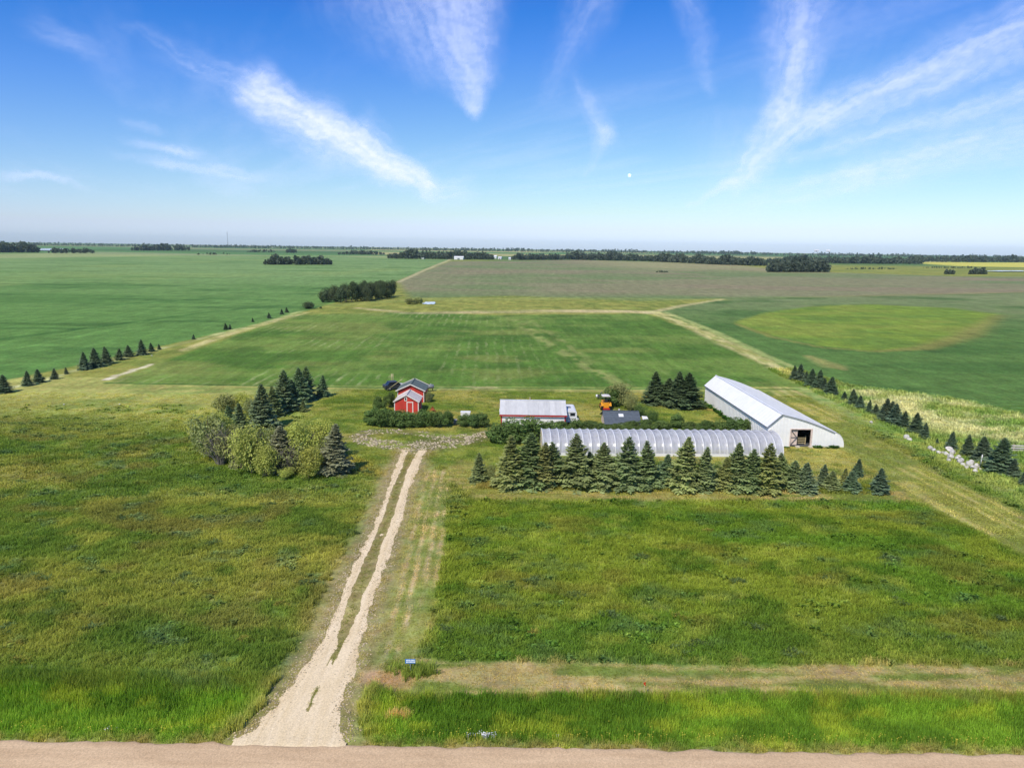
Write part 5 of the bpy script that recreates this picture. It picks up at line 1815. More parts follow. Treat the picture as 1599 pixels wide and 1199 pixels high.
b = G(672, 611)
tk = empty('fuel_tank', (b.x, b.y, 0), R(15))
tag(tk, 'grey metal tank on a dark stand right of the larger red shed', 'tank')
MB().tube([(-0.6, 0, 0.85), (-0.52, 0, 0.85), (0.52, 0, 0.85), (0.6, 0, 0.85)], [0.25, 0.4, 0.4, 0.25], 16).build('tank_body', MAT['grey'], tk, True)
mb = MB()
for x in (-0.4, 0.4):
    mb.bar((x, -0.35, 0), (x, -0.2, 0.55), 0.06); mb.bar((x, 0.35, 0), (x, 0.2, 0.55), 0.06); mb.bar((x, -0.25, 0.5), (x, 0.25, 0.5), 0.06)
mb.build('stand', MAT['dark'], tk)
MB().tube([(0.1, 0, 1.24), (0.1, 0, 1.36)], 0.06, 8).build('filler_cap', MAT['white'], tk)
b = G(665, 612)
tag(MB().tube([(b.x, b.y, 0), (b.x, b.y, 0.04), (b.x, b.y, 0.45), (b.x, b.y, 0.86), (b.x, b.y, 0.9)], [0.28, 0.3, 0.29, 0.3, 0.27], 14).build('barrel', MAT['grey'], None, True),
    'upright grey barrel between the larger red shed and the tank', 'barrel')

b = G(675, 643)
hr = empty('rusty_frame', (b.x, b.y, 0))
tag(hr, 'small rusty iron frame in the grass right of the small red shed', 'scrap')
mb = MB()
mb.bar((-0.5, 0, 0), (0.05, 0, 0.85), 0.09); mb.bar((0.55, 0, 0), (0.05, 0, 0.85), 0.09); mb.bar((0.1, 0.6, 0), (0.05, 0, 0.85), 0.09); mb.bar((-0.25, 0, 0.38), (0.3, 0, 0.38), 0.07)
mb.build('legs', MAT['rust'], hr)
MB().slab([(-0.3, -0.2, 0.3), (0.35, -0.2, 0.25), (0.2, 0.05, 0.6), (-0.1, 0.05, 0.65)], 0.03).build('plate', MAT['rust'], hr)

b = G(727, 652)
fz = empty('white_box', (b.x, b.y, 0))
tag(fz, 'white chest-like box standing behind the short hedge', 'box')
MB().box(-0.7, 0.7, -0.35, 0.35, 0.05, 0.8).build('chest', MAT['white'], fz)
MB().box(-0.73, 0.73, -0.38, 0.38, 0.803, 0.93).build('lid', MAT['roof_white'], fz)
b = G(711, 663)
gb = empty('grey_bin', (b.x, b.y, 0))
tag(gb, 'low grey bin in the gap between the two hedges', 'bin')
MB().tube([(0, 0, 0), (0, 0, 0.7)], [0.26, 0.33], 14).build('bucket', MAT['grey'], gb, True)
MB().tube([(0, 0, 0.7), (0, 0, 0.75), (0, 0, 0.8)], [0.36, 0.35, 0.1], 14).build('lid', MAT['weathered'], gb, True)


# ------------------------------------------------------------------ field stones, posts, rails, sign, marker
def rock_mesh(seed):
    import bmesh
    bm = bmesh.new()
    bmesh.ops.create_icosphere(bm, subdivisions=2, radius=0.5)
    r = random.Random(seed)
    planes = [(Vector((r.gauss(0, 1), r.gauss(0, 1), r.gauss(0, 1))).normalized(), r.uniform(0.26, 0.44)) for _ in range(9)]
    for v in bm.verts:
        for n_, d_ in planes:
            k = v.co.dot(n_)
            if k > d_:
                v.co -= n_*(k-d_)
        v.co *= 1+r.uniform(-0.05, 0.05)
    me = bpy.data.meshes.new('rock')
    bm.to_mesh(me); bm.free()
    return me


ROCKS = [rock_mesh(k) for k in range(5)]


def rock(px, py, wpx, label, group=None, zs=0.75, name='field_stone'):
    b_ = G(px, py)
    w = wpx*b_.y/FPX
    o = link_mesh(name, random.choice(ROCKS), MAT['stone'])
    o.location = (b_.x, b_.y, w*zs*0.32)
    o.rotation_euler = (random.uniform(-0.3, 0.3), random.uniform(-0.3, 0.3), random.uniform(0, 6.28))
    o.scale = (w*0.95, w*0.95, w*zs*1.0)
    k = random.uniform(0.9, 1.15)
    o.color = (k, k*0.99, k*0.97, 1)
    return tag(o, label, 'rock', group)


PILE = [(1452, 702, 9), (1458, 705, 8), (1466, 708, 9), (1472, 709, 7), (1477, 711, 11), (1482, 706, 14), (1487, 710, 12), (1484, 716, 11), (1481, 720, 8), (1495, 718, 10),
        (1499, 723, 12), (1497, 715, 9), (1503, 727, 9), (1509, 731, 8), (1514, 728, 14), (1520, 733, 12), (1517, 723, 9), (1525, 730, 11), (1522, 737, 9), (1530, 734, 6), (1511, 725, 8)]
for i, (px, py, w) in enumerate(PILE):
    rock(px, py, w, 'pale stone in the rock heap by the right shelterbelt, %s from the barn side' % ORD[i+1], 'rock heap by the right shelterbelt', random.uniform(0.7, 1.0))
rock(1415, 685, 10, 'pale boulder beside the shelterbelt, upper one of a pair', 'boulder pair', 0.95)
rock(1420, 688, 8, 'pale boulder beside the shelterbelt, lower one of a pair', 'boulder pair', 0.8)
rock(1360, 661, 6, 'single white stone in the mown grass between barn and shelterbelt', None, 0.9)
for i, (px, py) in enumerate(((237, 556), (100, 632), (187, 632))):
    rock(px, py, 3, ('tiny pale stone near the left field edge spruces', 'tiny pale stone in the left pasture', 'second tiny pale stone in the left pasture')[i], 'pasture stones')

b = G(1531, 727)
z = at(1533, 710, b.y).z
wp = empty('white_post', (b.x, b.y, 0))
tag(wp, 'thin white marker post beside the rock heap', 'post')
MB().tube([(0, 0, 0), (0.03, 0, z*0.6), (0.06, 0, z)], 0.06, 8).build('shaft', MAT['white'], wp, True)
MB().tube([(0.06, 0, z), (0.06, 0, z+0.03)], [0.065, 0.03], 8).build('cap', MAT['white'], wp, True)

b = G(1578, 707)
rf = empty('rail_panel', (b.x, b.y, 0), R(-3))
tag(rf, 'pale wooden rail fence panel at the right edge behind the shelterbelt', 'fence')
for k in range(3):
    MB().box(0, 4.4, -0.03, 0.03, 0.28+k*0.30, 0.44+k*0.30).build('rail', MAT['weathered'], rf, col=(1, 1, 1))
for x in (0.35, 2.2, 4.1):
    MB().box(x-0.06, x+0.06, 0.033, 0.15, -0.02, 1.12).build('post', MAT['wood'], rf)
b = G(1074, 630)
tp_ = empty('pale_stake', (b.x+0.2, b.y-1.2, 0))
tag(tp_, 'short pale stake in front of the dark spruce clump', 'stake')
MB().tube([(0, 0, 0), (0, 0, 1.2)], [0.05, 0.045], 6).build('shaft', MAT['wood'], tp_, True)
MB().tube([(0, 0, 1.2), (0, 0, 1.27)], [0.05, 0.02], 6).build('tip', MAT['wood'], tp_, True)


def address_sign():
    b_ = G(641, 1052)
    z0_ = float(height(np.array([b_.x]), np.array([b_.y]))[0])
    root = empty('address_sign', (b_.x, b_.y, z0_), R(2))
    tag(root, 'small blue roadside sign on a thin post in tall grass by the mown strip', 'sign')
    zt = at(641, 1028, b_.y).z-z0_; zb = at(641, 1034.3, b_.y).z-z0_
    MB().box(-0.03, 0.03, -0.02, 0.02, -0.2, zt-0.02).build('post', MAT['grey'], root)
    w = 7.6*b_.y*1.15/FPX
    pl = MB().box(-w, w, -0.045, -0.022, zb-0.02, zt).build('plate', MAT['blue'], root)
    mb = MB()
    h = zt-zb+0.02
    r = random.Random(3)
    # two rows of short white strokes, too small to read in the photograph
    for row, (za, zc) in enumerate(((zb+h*0.50, zb+h*0.82), (zb+h*0.10, zb+h*0.40))):
        x = -w+0.06
        while x < w-0.08:
            l_ = r.uniform(0.035, 0.07)
            mb.box(x, x+l_, -0.05, -0.046, za, zc)
            x += l_+r.uniform(0.015, 0.03)
    mb.build('lettering', MAT['signtext'], pl)
    MB().tube([(0, -0.052, zt-0.03), (0, -0.046, zt-0.03)], 0.012, 6).build('bolt', MAT['grey'], pl)


address_sign()
b = G(1005, 1088)
z0 = float(height(np.array([b.x]), np.array([b.y]))[0])
mk = empty('survey_marker', (b.x, b.y, z0))
tag(mk, 'thin pale stake with a red-orange ribbon at the edge of the ditch grass', 'stake')
z1_ = at(1004, 1064, b.y).z-z0
MB().tube([(0.03, 0, -0.1), (0, 0, z1_)], 0.014, 6).build('stake', MAT['wood'], mk, True)
mb = MB()
mb.add([(0, -0.02, z1_), (0.09, -0.03, z1_-0.03), (0.05, -0.02, z1_-0.13), (0.12, -0.03, z1_-0.2), (0.03, -0.02, z1_-0.24), (-0.04, -0.025, z1_-0.1)], [(0, 1, 2, 5), (5, 2, 3, 4)])
mb.add([(0, 0.02, z1_), (0.07, 0.03, z1_-0.04), (0.03, 0.02, z1_-0.13), (0.08, 0.03, z1_-0.22), (0.0, 0.02, z1_-0.24), (-0.05, 0.025, z1_-0.1)], [(0, 1, 2, 5), (5, 2, 3, 4)])
mb.build('ribbon', MAT['orangeflag'], mk)

# ------------------------------------------------------------------ water, far farms, mast, moon
MAT['water'] = principled('still_pond_water', (0.55, 0.60, 0.66), 0.08, var=0.06, spec=0.8)


def water(pts, z=0.06):
    P = [G(*p) for p in pts]
    c = sum((Vector((p.x, p.y)) for p in P), Vector((0, 0)))/len(P)
    vs = []
    n = len(P)
    for i in range(n):
        for k in range(4):
            f = k/4
            a, b_ = P[i], P[(i+1) % n]
            vs.append((a.x+(b_.x-a.x)*f, a.y+(b_.y-a.y)*f, z))
    vs = [(c.x+(x-c.x)*(1+0.08*math.sin(i*2.1)), c.y+(y-c.y)*(1+0.08*math.sin(i*2.1)), zz) for i, (x, y, zz) in enumerate(vs)]
    o = MB().add(vs, [tuple(range(len(vs)))]).build('water', MAT['water'])
    tag(o, kind='structure')


water([(659, 474.5), (665, 471.8), (680, 471.8), (679, 475.2), (668, 475.6)], 0.12)
water([(28, 391.5), (40, 388.6), (104, 388.8), (108, 391), (75, 392)], 1.2)
water([(1536, 424.6), (1560, 423.6), (1599, 423.8), (1599, 425), (1560, 425.2)], 1.2)


def far_farm(px, py, wpx, hpx, label, roofc='roof_white', deep=14):
    b_ = G(px, py)
    k = b_.y/FPX
    w = wpx*k; h = hpx*k*1.25
    root = empty('farm_building', (b_.x, b_.y, 0), random.uniform(-0.15, 0.15))
    tag(root, label, 'building')
    MB().prism_x([(0, 0), (deep, 0), (deep, h*0.65), (deep/2, h*0.98), (0, h*0.65)], -w/2, w/2).build('wall', MAT['white'], root)
    mb = MB()
    mb.slab([(-w/2-0.4, -0.5, h*0.63), (w/2+0.4, -0.5, h*0.63), (w/2+0.4, deep/2, h+0.1), (-w/2-0.4, deep/2, h+0.1)], 0.2)
    mb.slab([(-w/2-0.4, deep/2, h+0.1), (w/2+0.4, deep/2, h+0.1), (w/2+0.4, deep+0.5, h*0.63), (-w/2-0.4, deep+0.5, h*0.63)], 0.2)
    mb.build('roof', MAT[roofc], root)
    MB().box(-w*0.12, w*0.12, -0.15, -0.02, 0, h*0.45).build('door', MAT['grey'], root)


FARMS = [(828, 405, 9, 4, 'white shed at the left end of the far farm row'), (838, 405.5, 6, 3.4, 'middle white shed of the far farm row'), (848, 405, 9, 3.4, 'white shed at the right end of the far farm row'),
         (771, 404, 8, 4, 'white far farm building left of the gap in the woods'), (780, 405, 5, 3, 'smaller white building beside the left far farm'), (796, 406, 3, 3, 'tiny white building right of the left far farm'),
         (716, 405.5, 14, 4, 'pale building at the near end of the long far wood'), (699, 404.5, 6, 3, 'small pale building left of the pale far building'),
         (660, 404.5, 3, 2.4, 'tiny white hut before the long far wood'), (646, 404, 2.4, 2.4, 'tiny white hut furthest left before the long far wood'),
         (1275, 393.5, 7, 3, 'tiny white building on the right horizon, left of a pair'), (1293, 394, 6, 3, 'tiny white building on the right horizon, right of a pair')]
for f in FARMS:
    far_farm(f[0], f[1], f[2], f[3], f[4])

b = G(356, 386.5)
mh = at(356, 362, b.y).z
ms = empty('radio_mast', (b.x, b.y, 0))
tag(ms, 'thin lattice mast rising above the left horizon', 'mast')
mb = MB()
for k in range(3):
    a = k*2.094
    mb.bar((1.2*math.cos(a), 1.2*math.sin(a), 0), (0.9*math.cos(a), 0.9*math.sin(a), mh), 0.35)
mb.build('legs', MAT['grey'], ms)
mb = MB()
for i in range(24):
    for k in range(3):
        a, c = k*2.094, (k+1)*2.094
        mb.bar((1.1*math.cos(a), 1.1*math.sin(a), mh*i/24), (1.1*math.cos(c), 1.1*math.sin(c), mh*(i+1)/24), 0.18)
mb.build('lattice', MAT['grey'], ms)

d = ray(983, 274).normalized()*300000
import bmesh as _bm
bm = _bm.new()
_bm.ops.create_uvsphere(bm, u_segments=24, v_segments=16, radius=300000*2.6/FPX)
me = bpy.data.meshes.new('moon'); bm.to_mesh(me); bm.free()
mm_ = bpy.data.materials.new('moon_through_daylit_air')
mm_.use_nodes = True
_t = NT(mm_.node_tree); _t.n.clear()
_o = _t.node('ShaderNodeOutputMaterial'); _d = _t.node('ShaderNodeBsdfDiffuse'); _d.inputs[0].default_value = (0.34, 0.34, 0.32, 1)
_p = _t.node('ShaderNodeBsdfTransparent'); _a = _t.node('ShaderNodeAddShader')
_t.l.new(_d.outputs[0], _a.inputs[0]); _t.l.new(_p.outputs[0], _a.inputs[1]); _t.l.new(_a.outputs[0], _o.inputs['Surface'])
mo = link_mesh('moon', me, mm_)
mo.location = (d.x, d.y, d.z+HC)
tag(mo, 'small pale day moon in the blue sky right of centre', 'moon')


# ------------------------------------------------------------------ grass, weeds, stones underfoot (nobody could count them)
def tuft_mesh(name, seed, blades, spread, h, w, bend, leafy_=False):
    r = np.random.default_rng(seed)
    V = []; F = []; tip = []; sh = []
    for i in range(blades):
        a = r.uniform(0, 6.283); rad = spread*math.sqrt(r.uniform(0, 1))
        p = np.array([math.cos(a)*rad, math.sin(a)*rad, -0.03])
        ln = h*r.uniform(0.55, 1.15); az = r.uniform(0, 6.283); bd = bend*r.uniform(0.3, 1.2)
        d = np.array([math.cos(az), math.sin(az), 0])
        s = np.array([-d[1], d[0], 0])*w*r.uniform(0.6, 1.2)
        if leafy_:
            m = p + d*ln*0.35 + np.array([0, 0, ln*0.7]); t = p + d*ln*0.9 + np.array([0, 0, ln*0.75])
            q = [p, m + s*2.2, t, m - s*2.2]
            b0 = len(V); V += q; F.append((b0, b0+1, b0+2, b0+3)); tip += [0, 0.5, 1, 0.5]; sh += [r.uniform(0, 1)]*4
        else:
            m = p + d*ln*bd*0.25 + np.array([0, 0, ln*0.6]); t = p + d*ln*bd + np.array([0, 0, ln*(1-0.25*bd)])
            b0 = len(V); V += [p - s, p + s, m + s*0.8, m - s*0.8, t + s*0.12, t - s*0.12]
            F += [(b0, b0+1, b0+2, b0+3), (b0+3, b0+2, b0+4, b0+5)]
            k = r.uniform(0, 1); tip += [0, 0, 0.6, 0.6, 1, 1]; sh += [k]*6
    return np_mesh(name, np.array(V), np.array(F), {'tip': np.array(tip), 'shade': np.array(sh)})


def scatter(name, label, proto_mesh, mat, P, tint, scale):
    """one stuff object: points that carry copies of a small prototype"""
    proto_mesh.materials.append(mat)
    proto = bpy.data.objects.new(name+'_piece', proto_mesh)
    n = len(P)
    me = bpy.data.meshes.new(name)
    me.vertices.add(n); me.vertices.foreach_set('co', P.astype(np.float32).ravel())
    a = me.attributes.new('tint', 'FLOAT_COLOR', 'POINT'); a.data.foreach_set('color', np.concatenate([tint, np.ones((n, 1))], 1).astype(np.float32).ravel())
    a = me.attributes.new('size', 'FLOAT_VECTOR', 'POINT'); a.data.foreach_set('vector', scale.astype(np.float32).ravel())
    a = me.attributes.new('turn', 'FLOAT_VECTOR', 'POINT')
    rot = np.zeros((n, 3)); rot[:, 2] = rng.uniform(0, 6.283, n); a.data.foreach_set('vector', rot.astype(np.float32).ravel())
    o = link_mesh(name, me, mat)
    g = bpy.data.node_groups.new(name+'_nodes', 'GeometryNodeTree')
    g.interface.new_socket('Geometry', in_out='INPUT', socket_type='NodeSocketGeometry')
    g.interface.new_socket('Geometry', in_out='OUTPUT', socket_type='NodeSocketGeometry')
    gi = g.nodes.new('NodeGroupInput'); go = g.nodes.new('NodeGroupOutput')
    mp = g.nodes.new('GeometryNodeMeshToPoints')
    ip = g.nodes.new('GeometryNodeInstanceOnPoints')
    oi = g.nodes.new('GeometryNodeObjectInfo'); oi.inputs['Object'].default_value = proto; oi.inputs['As Instance'].default_value = True
    sz = g.nodes.new('GeometryNodeInputNamedAttribute'); sz.data_type = 'FLOAT_VECTOR'; sz.inputs['Name'].default_value = 'size'
    tn = g.nodes.new('GeometryNodeInputNamedAttribute'); tn.data_type = 'FLOAT_VECTOR'; tn.inputs['Name'].default_value = 'turn'
    g.links.new(gi.outputs[0], mp.inputs['Mesh']); g.links.new(mp.outputs[0], ip.inputs['Points'])
    g.links.new(oi.outputs['Geometry'], ip.inputs['Instance'])
    g.links.new(sz.outputs['Attribute'], ip.inputs['Scale']); g.links.new(tn.outputs['Attribute'], ip.inputs['Rotation'])
    g.links.new(ip.outputs[0], go.inputs[0])
    md = o.modifiers.new('scatter', 'NODES'); md.node_group = g
    return tag(o, label, 'grass' if 'grass' in name or 'weed' in name else None, kind='stuff')


def sample(n, x0, x1, y0, y1):
    return rng.uniform(x0, x1, n), rng.uniform(y0, y1, n)


def in_view(x, y, margin=1.08):
    return np.abs(x) < (0.73*y*margin+3)


def grow(name, label, proto, x, y, hfun, tintk=(1.0, 1.0, 1.0), keep=None, mat='grass', clear=0.0):
    k = in_view(x, y)
    if keep is not None:
        k &= keep(x, y)
    k &= (drive_mask(x, y, 0.05) < 0.0) & (y > ROAD_EDGE+0.05)
    if clear:
        k &= verge(x, y) > clear*(0.5+fbm(x/1.2, y/1.2, 430, 2))*np.where(x > drive_edges(y)[3], 1.5, 1.0)
    x, y = x[k], y[k]
    c, _, _ = ground_col(x, y)
    z = height(x, y)
    h = hfun(x, y)*rng.uniform(0.65, 1.25, len(x))
    tint = c*np.array(tintk)*rng.uniform(0.75, 1.3, len(x))[:, None]
    s = np.stack([0.6+0.4*h, 0.6+0.4*h, h], 1)
    return scatter(name, label, proto, MAT[mat], np.stack([x, y, z], 1), tint, s)


def mown(x, y):
    m = np.zeros_like(x)
    for P, s in ((P_MOWN_FRONT, 0.3), (P_LANES, 0.5), (P_TREE_STRIP, 0.5), (P_RIGHT_LANE, 0.6), (P_YARD, 1.0)):
        m = np.maximum(m, poly_mask(x, y, P, s))
    return m


def build_grass():
    # ditch: tall rank grass
    x, y = sample(21000, -34, 36, 32.0, 37.4)
    hd = lambda x, y: np.clip(0.35 + 0.9*sstep(32.2, 33.4, y), 0, 1.3)*(0.75+0.5*fbm(x/1.5, y/1.5, 400, 2))
    grow('ditch_grass', 'tall rank green grass in the roadside ditch', tuft_mesh('ditch_tuft', 1, 26, 0.20, 0.52, 0.016, 0.35), x, y, hd, (1.35, 1.32, 1.1),
         lambda x, y: (poly_mask(x, y, P_MOWN_FRONT, 0.2) < 0.35) & (rng.uniform(0, 1, len(x)) < 0.97), clear=0.8)
    # pasture, near and farther
    x, y = sample(52000, -62, 62, 36, 66)
    hf = lambda x, y: (0.62+0.75*fbm(x/3.6, y/2.2, 2, 3))*(1-0.25*sstep(50, 70, y))
    grow('pasture_grass', 'uneven pasture grass on both sides of the driveway', tuft_mesh('pasture_tuft', 2, 24, 0.34, 0.34, 0.018, 0.75), x, y, hf, (1.28, 1.25, 1.1), lambda x, y: mown(x, y) < 0.4, clear=1.5)
    x, y = sample(60000, -100, 88, 60, 116)
    grow('pasture_grass', 'pasture grass further back around the windbreak', tuft_mesh('pasture_tuft_far', 3, 20, 0.55, 0.30, 0.030, 0.85), x, y,
         lambda x, y: (0.55+0.7*fbm(x/3.6, y/2.2, 2, 3))*(1-0.55*sstep(85, 110, y)), (1.25, 1.22, 1.1), lambda x, y: (mown(x, y) < 0.4) & (rng.uniform(0, 1, len(x)) > 0.65*sstep(88, 112, y)), clear=1.6)
    # short cut grass on the mown strips and in the yard
    x, y = sample(46000, -60, 64, 58, 122)
    grow('yard_grass', 'short tufted grass of the yard and the mown lane', tuft_mesh('yard_tuft', 14, 18, 0.5, 0.13, 0.03, 1.1), x, y, lambda x, y: 0.6+0.9*fbm(x/1.7, y/1.3, 28, 3), (1.25, 1.25, 1.15),
         lambda x, y: (mown(x, y) > 0.4) & (rubble_mask(x, y) < 0.5) & ~((x > BARN.location.x-1) & (x < BARN.location.x+11) & (y > BARN.location.y-0.5) & (y < BARN.location.y+28)) & ~((x > 3) & (x < 34) & (y > 83) & (y < 91)))
    x, y = sample(7000, -22, 2, 32.5, 90)
    grow('verge_grass', 'short sparse grass on the dusty driveway verges', tuft_mesh('verge_tuft', 15, 16, 0.24, 0.14, 0.018, 1.0), x, y, lambda x, y: 0.5+0.8*fbm(x, y, 440, 2), (1.2, 1.2, 1.1),
         lambda x, y: (verge(x, y) < 2.6) & (verge(x, y) > 0.0) & (fbm(x/0.8, y/0.8, 441, 2) > 0.42))
    x, y = sample(36000, -40, 62, 35.5, 60)
    grow('mown_grass', 'short dry cuttings and stubble on the mown strips', tuft_mesh('mown_tuft', 4, 16, 0.30, 0.09, 0.016, 1.3), x, y, lambda x, y: np.full_like(x, 1.0), (1.2, 1.2, 1.15),
         lambda x, y: mown(x, y) > 0.4)
    # darker leafy weeds in patches
    x, y = sample(26000, -80, 75, 36, 108)
    pm = lambda x, y: (sstep(0.62, 0.72, fbm(x/2.6, y/1.7, 14, 3)) + 0.6*sstep(0.66, 0.76, fbm(x/2.6, y/1.6, 24, 3)) > rng.uniform(0.25, 1, len(x))) & (mown(x, y) < 0.3)
    grow('leafy_weeds', 'patches of blue-green leafy weeds in the pasture grass', tuft_mesh('weed_tuft', 5, 22, 0.32, 0.36, 0.035, 0.8, True), x, y, lambda x, y: np.full_like(x, 1.0), (1.05, 1.15, 1.15), pm, clear=1.8)
    # taller fringe under the spruces and at the field edges
    x, y = sample(9000, -8, 44, 69.5, 75)
    grow('fringe_grass', 'dry grass fringe along the foot of the front spruces', tuft_mesh('fringe_tuft', 6, 22, 0.28, 0.42, 0.02, 0.6), x, y, lambda x, y: np.full_like(x, 0.9), (1.15, 1.1, 1.0),
         lambda x, y: (y > 71.0) & (y < 73.6) & (x > -3.5) & (x < 40))
    # rank weeds beyond the right shelterbelt and along it
    x, y = sample(26000, 52, 130, 66, 150)
    grow('rank_weeds', 'pale rank weeds beyond the right shelterbelt', tuft_mesh('rank_tuft', 7, 22, 0.45, 0.6, 0.03, 0.6), x, y, lambda x, y: 0.5+0.7*fbm(x/6, y/4, 40, 3), (1.2, 1.2, 1.15),
         lambda x, y: ((x > 54.5) & (poly_mask(x, y, P_CROP_R, 0.5) < 0.5)) & (poly_mask(x, y, P_RIGHT_LANE, 0.5) < 0.5))
    # weeds against the long left wall of the barn and its gable
    bx, by = BARN.location.x, BARN.location.y
    n = 80
    t = rng.uniform(0, 1, n)
    yy = np.where(t < 0.72, by+rng.uniform(3, 26, n), by-rng.uniform(0.1, 0.5, n))
    xx = np.where(t < 0.72, bx-0.35-rng.uniform(0, 0.5, n)-0.028*(yy-by), bx+rng.uniform(0.3, 10, n))
    xx = np.where((t >= 0.72) & (xx > bx+2.7) & (xx < bx+5.9), bx+8.5, xx)
    hh = np.where(t < 0.72, rng.uniform(0.2, 1.1, n)*(0.5+fbm(yy/1.2, yy*0, 450, 2)), rng.uniform(0.2, 0.6, n))
    tint = np.repeat(lin(66, 104, 44)[None, :], n, 0)*rng.uniform(0.8, 1.3, n)[:, None]
    scatter('wall_weeds', 'dark weeds growing along the foot of the white barn', tuft_mesh('wall_weed', 8, 20, 0.25, 0.75, 0.05, 0.4, True), MAT['grass'],
            np.stack([xx, yy, np.zeros(n)], 1), tint, np.stack([0.7*np.ones(n), 0.7*np.ones(n), hh], 1))
    # pale thistle-like clumps and yellow seed heads standing in the pasture
    for nm, lb, pts, cc, sc_ in (('grey_weeds', 'pale grey-green weed clumps dotted over the pasture',
            ((140, 980), (243, 1006), (12, 984), (35, 1054), (480, 914), (545, 832), (565, 738), (330, 850), (190, 812), (60, 905), (900, 934), (830, 908), (1090, 1010), (1060, 1014), (1240, 1022),
             (1150, 908), (1410, 944), (1390, 874), (1570, 969), (700, 985), (760, 930), (1000, 870), (1300, 905), (520, 760), (420, 790), (110, 860), (290, 900), (1480, 1000), (1180, 980), (960, 960)),
            (112, 134, 82), 0.8),
            ('yellow_weeds', 'small yellow-green weed clumps in the near pasture', ((24, 1008), (26, 1034), (160, 948), (330, 928), (505, 905), (470, 860), (835, 990), (1065, 965), (1105, 830), (1500, 905), (380, 1000), (440, 945)), (176, 172, 84), 0.5)):
        xs_, ys_, tn = [], [], []
        for q in pts:
            b_ = G(*q)
            for _ in range(9):
                xs_.append(b_.x+random.gauss(0, 0.45*sc_)); ys_.append(b_.y+random.gauss(0, 0.3*sc_))
                tn.append(lin(*cc)*random.uniform(0.6, 1.15))
        xs_ = np.array(xs_); ys_ = np.array(ys_)
        n = len(xs_)
        scatter(nm, lb, tuft_mesh(nm+'_tuft', 20+len(pts), 34, 0.26, 0.38, 0.014, 0.5, True), MAT['grass'], np.stack([xs_, ys_, height(xs_, ys_)], 1), np.array(tn),
                np.ones((n, 3))*rng.uniform(0.6, 1.2, n)[:, None]*(0.7+0.3*sc_))
    # tuft round the sign post
    b_ = G(641, 1052)
    n = 60
    xx = b_.x+rng.normal(0.35, 0.75, n); yy = b_.y+rng.normal(0.05, 0.3, n)
    tint = np.repeat(lin(140, 156, 70)[None, :], n, 0)*rng.uniform(0.8, 1.3, n)[:, None]
    scatter('sign_grass', 'unmown tall grass round the blue sign post', tuft_mesh('sign_tuft', 9, 20, 0.16, 0.6, 0.016, 0.45), MAT['grass'],
            np.stack([xx, yy, height(xx, yy)], 1), tint, np.ones((n, 3))*rng.uniform(0.7, 1.2, n)[:, None])
    # weeds between the wheel tracks
    n = 600
    t = rng.uniform(0, 1, n)
    yy = _dy[2] + (_dy[-1]-_dy[2])*t
    E_ = drive_edges(yy)
    xx = E_[1]+(E_[2]-E_[1])*rng.uniform(0.1, 0.9, n)
    k = drive_mask(xx, yy) < 0
    xx, yy = xx[k], yy[k]
    tint = np.repeat(lin(142, 144, 78)[None, :], len(xx), 0)*rng.uniform(0.8, 1.3, len(xx))[:, None]
    scatter('track_weeds', 'short grass between the wheel tracks of the driveway', tuft_mesh('track_tuft', 10, 16, 0.2, 0.09, 0.016, 1.1), MAT['grass'],
            np.stack([xx, yy, height(xx, yy)], 1), tint, np.ones((len(xx), 3))*rng.uniform(0.6, 1.3, len(xx))[:, None])
    # daisies by the road
    n = 34
    cx = rng.choice([G(748, 1150).x, G(757, 1150).x, G(770, 1149).x, G(863, 1151).x, G(170, 1142).x], n, p=[.3, .3, .3, .05, .05])
    xx = cx+rng.normal(0, 0.3, n); yy = 32.8+rng.normal(0, 0.16, n)
    fl = MB()
    r = random.Random(4)
    for i in range(3):
        p = Vector((r.uniform(-0.06, 0.06), r.uniform(-0.06, 0.06), r.uniform(0.3, 0.42)))
        fl.bar((p.x, p.y, 0), p, 0.006)
        ring = [(p.x+0.024*math.cos(a), p.y+0.024*math.sin(a)-0.0, p.z+0.012*math.sin(a)) for a in np.linspace(0, 5.5, 8)]
        fl.add(ring, [tuple(range(8))])
    scatter('daisy_flowers', 'small white daisies at the road edge', fl.mesh('daisy'), MAT['white'], np.stack([xx, yy, height(xx, yy)], 1), np.ones((n, 3)), np.ones((n, 3)))
    # yellow flower heads in the near verge
    n = 700
    xx = rng.uniform(-30, 34, n); yy = 32.4+np.abs(rng.normal(0, 0.9, n))
    k = (drive_mask(xx, yy, 0.4) < 0); xx, yy = xx[k], yy[k]
    yf = MB(); yf.bar((0, 0, 0), (0, 0, 0.45), 0.006)
    yf.add([(0.03*math.cos(a), 0.03*math.sin(a), 0.45) for a in np.linspace(0, 5.2, 6)], [tuple(range(6))])
    scatter('yellow_flowers', 'specks of yellow flowers in the roadside grass', yf.mesh('yellow_flower'), principled('yellow_petals', tuple(lin(214, 200, 70)), 0.8), np.stack([xx, yy, height(xx, yy)], 1),
            np.ones((len(xx), 3)), np.ones((len(xx), 3))*rng.uniform(0.6, 1.2, len(xx))[:, None])
    # crushed stone of the turning loop
    P0 = G(545, 690); P1 = G(780, 668)
    x, y = sample(30000, P0.x-2, P1.x+1, 83, 100)
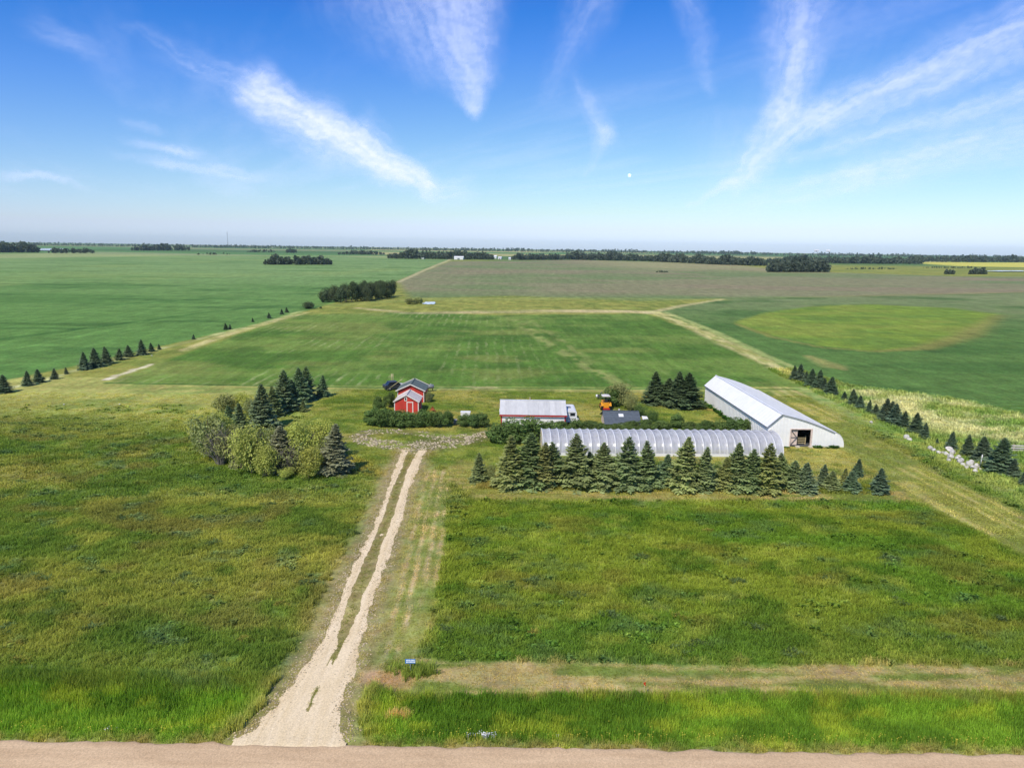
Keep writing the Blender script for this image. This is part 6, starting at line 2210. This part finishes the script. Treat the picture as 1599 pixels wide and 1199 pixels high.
    k = rubble_mask(x, y)*rng.uniform(0.0, 1, len(x)) > 0.45
    k &= fbm(x/1.1, y/0.9, 420, 3) > rng.uniform(0.38, 0.62, len(x))
    x, y = x[k], y[k]
    st = ROCKS[1].copy(); st.materials.clear()
    sm = leaf_material('crushed_stone', attr='tint', trans=0.0, var=0.0)
    n = len(x)
    tint = np.repeat(lin(214, 198, 164)[None, :], n, 0)*rng.uniform(0.25, 1.1, n)[:, None]
    s = 0.06+0.22*rng.uniform(0, 1, n)**2
    scatter('crushed_stone', 'scattered pale crushed stone of the turning loop', st, sm, np.stack([x, y, 0.02+0*x], 1), tint, np.stack([s*1.3, s, s*0.7], 1))
    # loose stones at the edges of the driveway
    n = 5000
    yy = rng.uniform(_dy[0], _dy[-1], n); E_ = drive_edges(yy)
    xx = np.where(rng.uniform(0, 1, n) < 0.5, E_[0]+rng.normal(-0.1, 0.35, n), E_[3]+rng.normal(0.1, 0.35, n))
    st2 = ROCKS[2].copy(); st2.materials.clear()
    tint = np.repeat(lin(204, 186, 150)[None, :], n, 0)*rng.uniform(0.6, 1.05, n)[:, None]
    s = rng.uniform(0.03, 0.12, n)
    scatter('loose_gravel', 'loose pale gravel along the driveway edges', st2, sm, np.stack([xx, yy, height(xx, yy)+0.01], 1), tint, np.stack([s*1.3, s, s*0.6], 1))


build_grass()


# ------------------------------------------------------------------ summer haze
def build_haze():
    mb = MB()
    mb.box(-6700, 6700, -2200, 6700, -3.0, 75.0)
    o = mb.build('haze', None)
    m = bpy.data.materials.new('summer_haze')
    m.use_nodes = True
    t = NT(m.node_tree)
    t.n.clear()
    out = t.node('ShaderNodeOutputMaterial')
    v = t.node('ShaderNodeVolumePrincipled')
    v.inputs['Color'].default_value = (0.72, 0.96, 1.0, 1)
    v.inputs['Density'].default_value = 0.000058
    v.inputs['Anisotropy'].default_value = 0.0
    t.l.new(v.outputs[0], out.inputs['Volume'])
    o.data.materials.append(m)
    tag(o, 'pale blue summer haze over the distant fields', kind='stuff')


build_haze()
